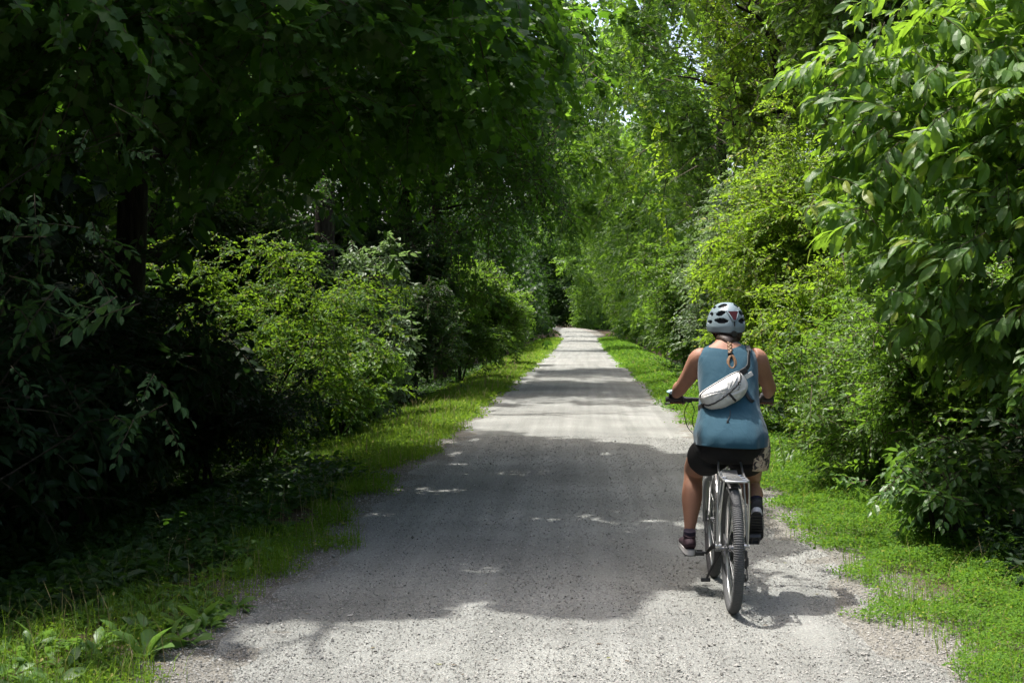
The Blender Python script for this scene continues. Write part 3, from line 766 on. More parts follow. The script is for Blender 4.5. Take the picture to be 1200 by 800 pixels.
def blades(x, y, h, wd):
    n = len(x); a = rng.uniform(0, 6.28, n); lean = rng.uniform(.1, .8, n) * h
    dx, dy = np.cos(a), np.sin(a); z = ground_z(x, y)
    b = np.stack([x, y, z], 1); sx = np.stack([-dy, dx, 0 * dx], 1) * wd[:, None]
    mid = b + np.stack([dx * lean * .3, dy * lean * .3, h * .6], 1); tip = b + np.stack([dx * lean, dy * lean, h * .95], 1)
    V = np.stack([b - sx, b + sx, mid + sx * .75, mid - sx * .75, tip], 1)
    F = np.array([[0, 1, 2], [0, 2, 3], [3, 2, 4]])
    return V.reshape(-1, 3), ((np.arange(n) * 5)[:, None, None] + F[None]).reshape(-1, 3), np.zeros(3 * n, np.int32)

M_DRY = leaf_mat('dry_grass', (.19, .155, .08), (.30, .25, .13), (.3, .26, .12), .7, .15, .3)
# right verge: low clover with a few bare gravelly spots
x, y = scatter(95000, 4.5, 115, 1.40, 3.6, 2.9)
inn = edge_r(y) + .02 + .14 * snoise(x, y, 51, .8) + .06 * snoise(x, y, 52, .25)
bare = (((x - 2.02) / .22) ** 2 + ((y - 8.35) / .5) ** 2 < 1) | (((x - 1.78) / .13) ** 2 + ((y - 7.15) / .35) ** 2 < 1)
keep = (x > inn) & (x < 3.2 + .004 * y) & ~(bare & (rng.random(len(x)) < .88)) & (rng.random(len(x)) < np.clip((x - inn) / .25, .12, 1))
x, y = x[keep], y[keep]
f = np.clip(y / 8, .8, 9)
hh = (.05 + .07 * np.clip((x - edge_r(y)) / .8, 0, 1)) * (1 + .5 * snoise(x, y, 53, .5)).clip(.3, 2)
g1 = plantlets(x, y, 7, .045 * f, hh, .024 * f ** .8, 'diamond')
xg, yg = scatter(16000, 4.8, 60, 1.5, 3.1, 2.2)
kk = xg > edge_r(yg) + .05 + .1 * snoise(xg, yg, 54, .5); xg, yg = xg[kk], yg[kk]
xd, yd = scatter(1800, 5.0, 60, 1.75, 3.2, 1.9); kd = xd > edge_r(yd) + .15; xd, yd = xd[kd], yd[kd]
g3 = blades(xd, yd, rng.uniform(.12, .30, len(xd)), .0016 * np.clip(yd / 9, .8, 6))
g2 = blades(xg, yg, rng.uniform(.05, .15, len(xg)), .0022 * np.clip(yg / 8, .9, 4))
V, F, mi = join_geo([g1, (g2[0], g2[1], g2[2] + 1), (g3[0], g3[1], g3[2] + 1 + (rng.random(len(g3[2]) // 3) < .5).repeat(3).astype(np.int32))])
tag(link('clover', tri_mesh('clover', V, F, mi), None, [ML['clover'], ML['grass'], M_DRY]), 'bright green clover and grass along the right verge', kind='stuff')

# left verge: grass, denser and brighter away from the near shade
x, y = scatter(130000, 5.0, 115, -4.1, -1.5, 2.3)
inn = edge_l(y) - .08 - .16 * snoise(x, y, 61, .9) - .06 * snoise(x, y, 62, .25)
keep = (x < inn) & (x > -3.0 + .75 * sstep(7.4, 9, y) - 1.45 * sstep(13, 18, y) - .3 * snoise(x, y, 63, 2)) & (rng.random(len(x)) < np.clip((inn - x) / .3, .12, 1))
x, y = x[keep], y[keep]; f = np.clip(y / 9, .8, 8)
kq = (y > 8.2) | (rng.random(len(x)) < .45); x, y, f = x[kq], y[kq], f[kq]
b1 = blades(x, y, rng.uniform(.05, .17, len(x)) * (1 + .35 * snoise(x, y, 64, .7)), .0022 * f)
sel = rng.random(len(x)) < .45
xd, yd = scatter(2600, 5.2, 60, -3.3, -1.75, 1.8); kd = (xd < edge_l(yd) - .12); xd, yd = xd[kd], yd[kd]
b3 = blades(xd, yd, rng.uniform(.14, .34, len(xd)), .0016 * np.clip(yd / 9, .8, 6))
b2 = plantlets(x[sel], y[sel], 5, .05 * f[sel], rng.uniform(.03, .10, sel.sum()), .028 * f[sel] ** .8, 'diamond')
V, F, mi = join_geo([b1, b2, (b3[0], b3[1], b3[2] + (rng.random(len(b3[2]) // 3) < .5).repeat(3).astype(np.int32))])
tag(link('grass', tri_mesh('grass', V, F, mi), None, [ML['grass'], M_DRY]), 'green grass along the left verge', kind='stuff')

# low ground plants in the shade under the left trees
x, y = scatter(24000, 5.0, 62, -7.5, -2.2, 2.0)
kk = (snoise(x, y, 66, 1.3) > -.75) & (x < -2.35 - 1.35 * sstep(14, 17, y) - 1.0 * sstep(7.9, 7.3, y) + .3 * snoise(x, y, 67, 1)); x, y = x[kk], y[kk]
g = plantlets(x, y, 6, np.full(len(x), .09), rng.uniform(.05, .22, len(x)), rng.uniform(.06, .12, len(x)), 'small', (.0, .35))
tag(link('ground_cover', tri_mesh('ground_cover', *g), None, [ML['oak']]), 'low leafy plants in the shade under the left trees', kind='stuff')
x, y = scatter(9000, 5.5, 62, 2.6, 6, 1.9)
g = plantlets(x, y, 6, np.full(len(x), .10), rng.uniform(.05, .25, len(x)), rng.uniform(.06, .12, len(x)), 'small', (.0, .35))
tag(link('ground_cover', tri_mesh('ground_cover', *g), None, [ML['dark']]), 'low leafy plants in the dark hollow under the right trees', kind='stuff')

# broad leaved weeds at the bottom left
def weed(label, x, y, n, size, seed):
    r = np.random.default_rng(seed); LV, LF = LEAF['long']
    LV = LV.copy(); LV[:, 1] *= 1.35
    base = (x, y, float(ground_z(x, y)))
    root = empty('broad_leaf_weed', base, label, 'weed', 'broad leaved weeds at the edge of the path')
    for i in range(n):
        a = i * 2.4 + r.normal(0, .3); up = r.uniform(.15, .85) if i % 4 else r.uniform(.9, 1.3)
        M = rotm(a, up, r.normal(0, .25)); s = size * r.uniform(.7, 1.15)
        V = (LV @ M.T) * s + np.array([.015 * math.cos(a), .015 * math.sin(a), .0])
        me = tri_mesh('leaf', V, LF, smooth=True); link('leaf', me, root, [ML['broad']])
weed('upright broad leaved weed nearest the gravel at the bottom left, one leaf standing tall', -2.02, 7.15, 9, .15, 901)
weed('broad leaved weed behind the others, with a curled upright leaf against the shade', -2.42, 7.45, 8, .15, 902)
weed('broad leaved weed at the bottom edge, partly in shadow', -2.1, 6.45, 9, .17, 903)
weed('broad leaved weed at the far bottom left corner', -2.75, 6.75, 8, .16, 904)
weed('small broad leaved weed between the corner plant and the upright one', -2.35, 6.85, 8, .13, 905)

x, y = scatter(900, 5.2, 10.5, -4.2, -1.75, 1.2)
kk = (x < edge_l(y) - .05 - .35 * sstep(7.4, 9, y)) & (snoise(x, y, 68, .9) > -.5); x, y = x[kk], y[kk]
g = plantlets(x, y, 6, np.full(len(x), .035), rng.uniform(.015, .05, len(x)), rng.uniform(.06, .13, len(x)), 'long', (.45, .35))
tag(link('weeds', tri_mesh('weeds', *g, smooth=True), None, [ML['broad']]), 'low broad leaved weeds covering the near left bank', kind='stuff')
# ------------------------------------------------------------------ materials of the bicycle and the rider
M_ALU = simple('silver_alloy', (0.4216, 0.4284, 0.4284), .30, .85, var=.06)
M_FRAME = simple('grey_paint', (.20, .21, .21), .32, .2, coat=.3, var=.05)
M_BLACK = simple('black_plastic', (.018, .018, .019), .5, var=.2)
M_STEEL = simple('dark_steel', (.16, .16, .165), .35, .8, var=.2)
M_TYRE = simple('dusty_rubber', (0.0714, 0.07276, 0.0748), .8, spec=.25, var=.35, nscale=60, bmp=.3, bscale=400)
M_SADDLE = simple('saddle_vinyl', (.008, .008, .008), .8, spec=.2)
M_REDLENS = simple('red_lens', (.028, .0015, .003), .5, spec=.15)
M_SKIN = simple('skin', (0.272, 0.1394, 0.0918), .58, spec=.3, var=.24, nscale=9, sub=.10, bmp=.15, bscale=160)
M_EYE = simple('eye_white', (.7, .68, .65), .2)
M_HAIR = simple('dark_hair', (.035, .019, .011), .5, var=.5, nscale=60)
M_BLOND = simple('golden_hair', (.165, .085, .034), .5, var=.45, nscale=120, bmp=.5, bscale=300)
M_HELMET = simple('pale_blue_helmet', (0.166, 0.217, 0.240), .34, spec=.5, var=.03)
M_VENT = simple('vent_black', (.006, .006, .007), .85)  # plain black for the recessed vent faces and the slot
M_GLOVE = simple('black_glove', (.02, .02, .022), .75, var=.3)
M_GLOVEB = simple('pale_blue_glove_back', (0.2584, 0.408, 0.4624), .7)
M_SHORTS = simple('black_shorts', (.010, .010, .011), .82, spec=.2, var=.4, nscale=60, bmp=.3, bscale=50)
M_SHOE = simple('plum_mesh_shoe', (.022, .006, .013), .8, var=.6, nscale=90, bmp=.3)
M_SHOEK = simple('black_shoe', (.022, .020, .023), .75, var=.5, nscale=90)
M_SOLE = simple('white_sole', (0.4216, 0.408, 0.408), .6, var=.08)
M_TREAD = simple('black_sole_tread', (.015, .015, .016), .7)
M_SOCK = simple('dark_sock', (.012, .007, .020), .9)
M_BAG = simple('white_bag_nylon', (0.5032, 0.4998, 0.4828), .5, var=.04, nscale=25, bmp=.55, bscale=28)
M_WEB = simple('black_webbing', (.014, .014, .015), .7, var=.3, nscale=200)
# blue tank top: fine heather and soft creases
m, nt, out = mat('blue_knit')
co = texco(nt)
c = mixrgb(nt, noise(nt, 300, 2, .5, co), (.008, .042, .066), (.014, .059, .090))
p = N(nt, 'ShaderNodeBsdfPrincipled'); nt.links.new(c, p.inputs['Base Color']); p.inputs['Roughness'].default_value = .8
p.inputs['Specular IOR Level'].default_value = .2; p.inputs['Sheen Weight'].default_value = .15
nt.links.new(bump(nt, noise(nt, 9, 3, .55, texco(nt, 'Object', (1.4, 1.4, .7)), .8), .28, .02), p.inputs['Normal'])
nt.links.new(p.outputs[0], out.inputs[0]); M_TANK = m
# printed cloth: cream with dark blots
m, nt, out = mat('printed_cloth')
co = texco(nt)
n1 = noise(nt, 26, 3, .6, co, 1.2)
c = ramp(nt, n1, [(.44, (.42, .35, .26)), (.52, (.34, .24, .19)), (.55, (.02, .018, .018)), (.68, (.03, .03, .03))])
p = N(nt, 'ShaderNodeBsdfPrincipled'); nt.links.new(c, p.inputs['Base Color']); p.inputs['Roughness'].default_value = .85
nt.links.new(p.outputs[0], out.inputs[0]); M_PRINT = m

# ------------------------------------------------------------------ bicycle
BX, BY, BZ = .825, 7.53, float(path_z(np.array(.825), np.array(7.53)))
WR = .35
bike = empty('bicycle', (BX, BY, BZ), 'grey and silver touring bicycle with rear rack, ridden away along the gravel path', 'bicycle')
def bb(): return MB((0, 0, 0))
RA, FA, BBK = (0, 0, WR), (0, 1.08, WR), (0, .45, .29)     # axles and bottom bracket, in the bicycle's own frame
b = bb()
b.tube([(0, .45, .29), (0, .36, .62), (0, .33, .74)], [.022, .018, .017], 14)                       # seat tube
b.tube([(0, .45, .29), (0, .70, .47), (0, .945, .70)], [.032, .030, .028], 16)                     # down tube
b.tube([(0, .345, .66), (0, .65, .70), (0, .925, .80)], [.019, .021, .022], 14, smooth_path=4)     # top tube
b.tube([(0, .955, .66), (0, .905, .88)], [.024, .023], 16)                                         # head tube
for s in (-1, 1):
    b.tube([(s * .03, .43, .29), (s * .05, .30, .305), (s * .068, .02, .35)], [.013, .012, .009], 10, smooth_path=3)
    b.tube([(s * .016, .345, .67), (s * .045, .22, .56), (s * .068, .01, .36)], [.009, .009, .008], 10, smooth_path=3)
b.tube([(-.05, .45, .29), (.05, .45, .29)], [.03, .03], 16)
b.build('frame', M_FRAME, bike)
b = bb()
for s in (-1, 1):
    b.tube([(s * .012, .955, .655), (s * .052, .965, .62), (s * .058, 1.0, .52), (s * .056, 1.08, .35)], [.016, .018, .016, .011], 10, smooth_path=4)
b.tube([(-.055, .963, .625), (.055, .963, .625)], .017, 10)
b.build('fork', M_FRAME, bike)

def wheel(cy_, cz, front):
    # rim and spokes turn with the tyre
    b = bb(); c = (0, cy_, cz); n = 72
    ring = lambda r, x=0: [(x, cy_ + r * math.cos(2 * math.pi * i / n), cz + r * math.sin(2 * math.pi * i / n)) for i in range(n)]
    b.tube(ring(.306), [(.012, .013)] * n, 10, closed=True)
    w_ = b.build('wheel', M_ALU, bike)
    k = 340; seg = 22; V = []; F = []; R0, r0 = WR - .027, .027
    for i in range(k):
        a = 2 * math.pi * i / k; up = (i % 2) * .0034
        for j in range(seg):
            t = 2 * math.pi * j / seg; o = math.cos(t); out_ = max(0, o)
            tread = up * (1 if o > .35 else .45 if o > 0 else 0)
            r = r0 + tread
            V.append((r * math.sin(t) * 1.02, cy_ + (R0 + r * o) * math.cos(a), cz + (R0 + r * o) * math.sin(a)))
    for i in range(k):
        for j in range(seg):
            i2, j2 = (i + 1) % k, (j + 1) % seg
            F.append((i * seg + j, i2 * seg + j, i2 * seg + j2, i * seg + j2))
    b = bb(); b.add(V, F); b.build('tyre', M_TYRE, w_, angle=30)
    b = bb()
    for i in range(32):
        a = 2 * math.pi * i / 32; s = 1 if i % 2 else -1; a2 = a + (.9 if (i // 2) % 2 else -.9)
        b.tube([(s * .028, cy_ + .028 * math.cos(a2), cz + .028 * math.sin(a2)), (0, cy_ + .30 * math.cos(a), cz + .30 * math.sin(a))], .0012, 5)
    b.build('spokes', M_ALU, w_)
    b = bb(); b.tube([(-.068, cy_, cz), (-.034, cy_, cz), (-.032, cy_, cz), (-.02, cy_, cz), (.02, cy_, cz), (.032, cy_, cz), (.034, cy_, cz), (.068, cy_, cz)],
                     [.01, .012, .032, .02, .02, .032, .012, .01], 16)
    b.build('hub', M_STEEL, w_)
    b = bb(); x = -.045
    V, F = [], []
    for i in range(48):
        a = 2 * math.pi * i / 48
        for r, xx in ((.05, x), (.08 + .003 * (i % 2), x), (.08 + .003 * (i % 2), x + .002), (.05, x + .002)):
            V.append((xx, cy_ + r * math.cos(a), cz + r * math.sin(a)))
    for i in range(48):
        for j in range(4):
            F.append((i * 4 + j, ((i + 1) % 48) * 4 + j, ((i + 1) % 48) * 4 + (j + 1) % 4, i * 4 + (j + 1) % 4))
    b.add(V, F)
    for q in range(5):
        a = q * 1.2566; b.tube([(x + .001, cy_ + .018 * math.cos(a), cz + .018 * math.sin(a)), (x + .001, cy_ + .055 * math.cos(a + .3), cz + .055 * math.sin(a + .3))], [.004, .003], 6)
    b.build('brake_disc', M_STEEL, w_)
    return w_
rw = wheel(0, WR, False); fw = wheel(1.08, WR, True)
# cassette, derailleur, chain
b = bb()
for i, r in enumerate((.055, .049, .043, .037, .031, .026)):
    b.tube([(.036 + i * .004, 0, WR), (.038 + i * .004, 0, WR)], r, 28)
b.build('cassette', M_STEEL, rw)
b = bb()
b.box((.075, .0, .315), (.014, .035, .05), bev=.004); b.box((.082, .02, .275), (.018, .03, .05), bev=.005)
b.tube([(.072, .03, .255), (.080, .03, .255)], .022, 14); b.tube([(.072, .055, .18), (.080, .055, .18)], .020, 14)
b.box((.085, .043, .215), (.004, .028, .10), Matrix.Rotation(-.3, 3, 'X'), bev=.001)
b.build('derailleur', M_BLACK, bike)
b = bb()
b.tube([(.047, .0, WR + .042), (.047, .45, .29 + .085)], .0035, 6); b.tube([(.06, .055, .165), (.047, .45, .29 - .085)], .0035, 6)
b.build('chain', M_STEEL, bike)
# crankset: left crank points forward and a little down, right crank back and up
cr = math.atan2(-.065, .155)
cd = Vector((0, math.cos(cr), math.sin(cr)))
b = bb()
for rr, dx in ((.088, .047), (.03, .05)): b.tube([(dx - .0015, .45, .29), (dx + .0015, .45, .29)], rr, 40)
for i in range(4):
    a = i * 1.5708 + .3; b.tube([(.052, .45, .29), (.052, .45 + .08 * math.cos(a), .29 + .08 * math.sin(a))], [.012, .007], 8)
b.build('chainring', M_BLACK, bike)
for s, sign in ((-1, 1), (1, -1)):
    e = Vector((0, .45, .29)) + cd * (.17 * sign)
    b = bb(); b.tube([(s * .058, .45, .29), (s * .075, .45 + cd.y * .085 * sign, .29 + cd.z * .085 * sign), (s * .083, e.y, e.z)], [(.009, .017), (.008, .014), (.007, .013)], 10, smooth_path=3)
    b.tube([(s * .05, .45, .29), (s * .068, .45, .29)], .017, 12)
    ck = b.build('crank_arm', M_BLACK, bike)
    b = bb(); ang = 0 if s < 0 else -.62
    rot = Matrix.Rotation(ang, 3, 'X')
    for yy in (-.04, .04): b.box(Vector((s * .145, e.y, e.z)) + rot @ Vector((0, yy, 0)), (.085, .010, .022), rot, bev=.002)
    for xx in (-.04, 0, .04): b.box(Vector((s * .145 + xx, e.y, e.z)), (.008, .08, .018), rot, bev=.002)
    b.tube([(s * .08, e.y, e.z), (s * .18, e.y, e.z)], .007, 8)
    b.build('pedal', M_BLACK, ck)
# mudguard over the tyre
b = bb(); V, F = [], []
A = np.linspace(R(152), R(72), 26)
for a in A:
    for j in range(9):
        t = -1.25 + 2.5 * j / 8
        V.append((.034 * math.sin(t) / math.sin(1.25), 0 - (WR + .004 + .012 * math.cos(t)) * -math.cos(a), WR + (WR + .004 + .012 * math.cos(t)) * math.sin(a)))
for i in range(len(A) - 1):
    for j in range(8): F.append((i * 9 + j, i * 9 + j + 1, (i + 1) * 9 + j + 1, (i + 1) * 9 + j))
V = [(x, -y if False else y, z) for x, y, z in V]
b.add([(x, -y, z) for x, y, z in V], F)
mg = b.build('mudguard', M_BLACK, bike); sm = mg.modifiers.new('thick', 'SOLIDIFY'); sm.thickness = .002
# rear rack
b = bb(); rz = .742; hx = .066
b.tube([(-hx, .13, rz), (-hx, -.20, rz), (-hx + .012, -.215, rz), (hx - .012, -.215, rz), (hx, -.20, rz), (hx, .13, rz)], .0062, 10)
b.tube([(-hx, .0, rz), (-hx, .10, rz + .02), (-hx + .004, .17, rz + .07), (-hx + .02, .19, rz + .085), (hx - .02, .19, rz + .085), (hx - .004, .17, rz + .07), (hx, .10, rz + .02), (hx, .0, rz)], .0062, 10)
for yy in (-.12, -.02, .08): b.tube([(-hx, yy, rz), (hx, yy, rz)], .0048, 8)
for s in (-1, 1):
    for y0, y1 in ((-.195, -.012), (.06, .018)):
        b.tube([(s * hx, y0, rz), (s * (hx + .010), y0 * .6 + y1 * .4, .58), (s * .082, y1, .372)], .0058, 10, smooth_path=4)
    b.tube([(s * hx, .13, rz), (s * .03, .27, .70), (s * .018, .335, .69)], .005, 8)
    b.tube([(s * .060, 0, .365), (s * .092, 0, .365)], .011, 10)
rk = b.build('rear_rack', M_ALU, bike)
b = bb(); b.box((-.008, .05, rz + .010), (.085, .11, .003), Matrix.Rotation(.32, 3, 'X'), bev=.001)
b.box((0, -.07, rz + .006), (.075, .16, .003), bev=.001)
for i in range(4): b.box((-.027 + .018 * i, -.07, rz + .0095), (.004, .13, .003), bev=.0008)
b.build('top_plate', M_ALU, rk)
# saddle and post
b = bb(); b.tube([(0, .33, .72), (0, .31, .815)], .0135, 14); b.build('seatpost', M_ALU, bike)
b = bb()
b.tube([(0, .15, .828), (0, .18, .832), (0, .23, .835), (0, .30, .838), (0, .37, .835), (0, .41, .828)], [(.04, .018), (.078, .026), (.08, .028), (.045, .026), (.024, .022), (.012, .012)], 18, smooth_path=4)
b.build('saddle', M_SADDLE, bike)
# stem, handlebar, grips, levers, cables
HB = (.02, .895, 1.118)
b = bb(); b.tube([(0, .905, .87), (0, .89, 1.05)], .015, 12); b.tube([(0, .89, 1.04), (.01, .94, 1.11)], [.017, .019], 12)
b.build('stem', M_BLACK, bike)
b = bb()
bar = [(-.31, .885, 1.118), (-.18, .90, 1.118), (-.08, .935, 1.112), (.012, .945, 1.11), (.11, .935, 1.112), (.21, .90, 1.118), (.345, .885, 1.118)]
b.tube(bar, .0125, 12, smooth_path=5)
hb = b.build('handlebar', M_BLACK, bike)
for s, x0, x1 in ((-1, -.312, -.19), (1, .347, .225)):
    b = bb(); b.tube([(x0, .885, 1.118), (x0 - s * .004, .885, 1.118), ((x0 + x1) / 2, .893, 1.118), (x1, .900, 1.118)], [.013, .0175, .016, .0165], 16)
    b.build('grip', M_BLACK, hb)
    b = bb(); xm = x1 - s * .025
    b.box((xm, .915, 1.112), (.035, .04, .03), bev=.006)
    b.tube([(xm, .93, 1.11), (xm + s * .03, .965, 1.098), (xm + s * .13, .958, 1.088), (xm + s * .145, .95, 1.088)], [(.007, .006)] * 4, 8, smooth_path=4)
    b.build('brake_lever', M_BLACK, hb)
    b = bb()
    b.tube([(xm, .945, 1.11), (xm - s * .04, 1.02, 1.05), (xm - s * .03, 1.03, .95), (xm - s * .11, .99, .86), (s * .03, .95, .80)], .0026, 6, smooth_path=6)
    b.tube([(xm, .945, 1.10), (xm + s * .02, 1.03, 1.02), (xm - s * .01, 1.02, .92), (xm - s * .12, .98, .83), (s * .025, .95, .77)], .0026, 6, smooth_path=6)
    b.build('cable', M_BLACK, hb)
# kickstand with two feet
b = bb()
for s in (-1, 1):
    b.tube([(s * .02, .42, .26), (s * .07, .43, .17), (s * .10, .44, .10)], [.009, .008, .007], 8); b.box((s * .105, .45, .094), (.055, .035, .022), bev=.004)
b.build('kickstand', M_BLACK, bike)

# ------------------------------------------------------------------ rider
PB = Vector((.84, 7.85, 0))
rider = empty('person', PB, 'person riding the bicycle, seen from behind, in a blue sleeveless top and black shorts', 'person')
def pm(): return MB(PB)
CX = .845
YAW = R(15)
HC = Vector((.847, 8.11, 0))
def head_pt(p):
    v = Vector(p) - HC; c, s = math.cos(YAW), math.sin(YAW)
    return (HC.x + v.x * c - v.y * s, HC.y + v.x * s + v.y * c, p[2])
def side(s, dx, y, z): return (.853 + s * dx, y, z)
BAR = lambda s: Vector((.853 + s * .278, BY + .890, BZ + 1.118))

TORSO = [(.825, 7.80, .11, .08), (.86, 7.80, .165, .112), (.91, 7.80, .182, .122), (.98, 7.815, .176, .118), (1.06, 7.85, .158, .113), (1.14, 7.89, .148, .104),
         (1.24, 7.94, .153, .108), (1.33, 7.985, .160, .106), (1.39, 8.01, .158, .092), (1.43, 8.025, .135, .078), (1.46, 8.04, .085, .068), (1.485, 8.055, .060, .060), (1.53, 8.075, .054, .058), (1.56, 8.09, .052, .060)]
ARM = [(.135, 8.015, 1.395, .050), (.165, 8.03, 1.385, .056), (.185, 8.055, 1.35, .054), (.212, 8.10, 1.295, .047), (.240, 8.15, 1.245, .041), (.256, 8.185, 1.218, .038), (.264, 8.235, 1.203, .041), (.270, 8.29, 1.185, .037), (.276, 8.345, 1.166, .028), (.279, 8.378, 1.155, .0235)]
LEG = {-1: [(.755, 7.82, .865, .098), (.735, 7.91, .835, .100), (.705, 8.02, .795, .090), (.685, 8.12, .755, .075), (.672, 8.185, .722, .063), (.664, 8.185, .665, .056), (.656, 8.150, .59, .061), (.650, 8.125, .53, .058), (.643, 8.10, .45, .043), (.637, 8.085, .38, .033), (.634, 8.075, .33, .034), (.632, 8.07, .29, .036)],
       1: [(.925, 7.82, .865, .098), (.945, 7.92, .82, .100), (.965, 8.03, .75, .090), (.985, 8.12, .69, .074), (.998, 8.165, .645, .062), (.998, 8.12, .615, .056), (.995, 8.03, .60, .061), (.992, 7.97, .59, .058), (.988, 7.91, .588, .044), (.984, 7.86, .578, .035), (.980, 7.825, .565, .034), (.977, 7.80, .535, .034)]}
body = pm()
body.tube([(CX - .005 + .0, y, z) for z, y, a, c_ in TORSO], [(a, c_) for z, y, a, c_ in TORSO], 28, True, smooth_path=3, up=(1, 0, 0))
HEAD = [(1.468, .045, .030, .030), (1.49, .035, .050, .055), (1.52, .018, .062, .074), (1.56, .006, .070, .088), (1.60, 0, .0745, .096), (1.64, -.002, .073, .094), (1.67, -.002, .060, .078), (1.69, 0, .036, .048), (1.698, 0, .01, .014)]
body.tube([head_pt((HC.x, HC.y + dy, z)) for z, dy, a, c_ in HEAD], [(a, c_) for z, dy, a, c_ in HEAD], 24, True, smooth_path=3, up=(math.cos(YAW), math.sin(YAW), 0))
def blob(mb, c, r, up=(1, 0, 0), rot=0.0, n=6):
    P = []; Q = []
    for i in range(n + 1):
        t = -1 + 2 * i / n; f = math.sqrt(max(0.0004, 1 - t * t))
        P.append((c[0], c[1], c[2] + r[2] * t)); Q.append((r[0] * f, r[1] * f))
    mb.tube(P, Q, 14, True, up=up)
hu = (math.cos(YAW), math.sin(YAW), 0)
nose = [head_pt((HC.x, HC.y + .088, 1.598)), head_pt((HC.x, HC.y + .100, 1.578)), head_pt((HC.x, HC.y + .110, 1.560)), head_pt((HC.x, HC.y + .094, 1.551))]
body.tube(nose, [.009, .011, .013, .009], 10, True)
for s in (-1, 1): blob(body, head_pt((HC.x + s * .076, HC.y - .005, 1.572)), (.012, .019, .030), hu)
blob(body, head_pt((HC.x, HC.y + .084, 1.530)), (.020, .012, .006), hu); blob(body, head_pt((HC.x, HC.y + .082, 1.520)), (.017, .012, .006), hu)
blob(body, head_pt((HC.x, HC.y + .074, 1.490)), (.022, .018, .014), hu)
for s in (-1, 1): blob(body, head_pt((HC.x + s * .03, HC.y + .084, 1.612)), (.022, .010, .007), hu)
GLOVE = {}
for s in (-1, 1):
    A_ = [side(s, dx, y, z) for dx, y, z, r in ARM]
    body.tube(A_, [r * 1.09 for *_, r in ARM], 16, True, smooth_path=4)
    L_ = LEG[s]
    body.tube([p[:3] for p in L_], [p[3] for p in L_], 18, True, smooth_path=4)
    foot = (Vector((.632, 8.06, .300)), Vector((.610, 8.20, .280))) if s < 0 else (Vector((.976, 7.775, .510)), Vector((.976, 7.885, .405)))
    body.tube([foot[0] + (foot[0] - foot[1]) * .15, foot[0], (foot[0] + foot[1]) / 2, foot[1]], [(.018, .018), (.028, .024), (.028, .020), (.022, .012)], 12, True, smooth_path=3)
    # hand: palm over the grip, four fingers curled round it, thumb from the inner side
    B = BAR(s); g = pm()
    wr = Vector(A_[-1])
    palm = [wr + Vector((0, -.006, 0)), Vector((B.x, B.y - .022, B.z + .030)), Vector((B.x, B.y + .006, B.z + .034))]
    body.tube(palm, [(.024, .018), (.038, .014), (.041, .0125)], 14, True, smooth_path=3, up=(1, 0, 0))
    g.tube([Vector(A_[-1]) + (Vector(A_[-2]) - Vector(A_[-1])) * .35, palm[0], palm[1], palm[2]], [(.0285, .0265), (.029, .023), (.0425, .0185), (.0455, .017)], 16, True, smooth_path=3, up=(1, 0, 0))
    for k in range(4):
        fx = B.x + s * (-.031 + .0205 * k) * -1
        Lf = (.92, 1.0, .96, .80)[k]
        th = [R(a) for a in (80, 45, 5, -40, -40 - 60 * Lf)]; rad = [.029, .0275, .027, .0265, .0260]
        F_ = [Vector((fx, B.y + r_ * math.cos(t), B.z + r_ * math.sin(t))) for t, r_ in zip(th, rad)]
        body.tube(F_, [.0095, .0090, .0085, .0080, .0068], 9, True, smooth_path=3)
        g.tube(F_[:4], [.0118, .0112, .0108, .0104], 9, True, smooth_path=3)
    T_ = [Vector((B.x - s * .028, B.y - .018, B.z + .020)), Vector((B.x - s * .047, B.y - .022, B.z + .002)), Vector((B.x - s * .050, B.y - .012, B.z - .022)), Vector((B.x - s * .045, B.y + .010, B.z - .028))]
    body.tube(T_, [.012, .0105, .0095, .0075], 9, True, smooth_path=3)
    g.tube(T_[:3], [.0142, .0128, .0118], 9, True, smooth_path=3)
    GLOVE[s] = (g, B)
remeshed(body, 'body', M_SKIN, rider, .0062, 5)
for s in (-1, 1):
    g, B = GLOVE[s]
    gl = remeshed(g, 'glove', M_GLOVE, rider, .0045, 2)
    if s < 0:
        b = pm(); b.tube([(B.x - .016, B.y - .050, B.z + .044), (B.x - .020, B.y - .02, B.z + .047), (B.x - .022, B.y + .016, B.z + .046)], [(.026, .012), (.036, .014), (.034, .011)], 14, True, smooth_path=3, up=(1, 0, 0))
        b.build('back_patch', M_GLOVEB, gl); gl['label'] = 'glove with a pale blue back'
# eyes
for s in (-1, 1):
    b = pm(); blob(b, head_pt((HC.x + s * .030, HC.y + .083, 1.598)), (.013, .009, .009), hu); b.build('eye', M_EYE, rider)

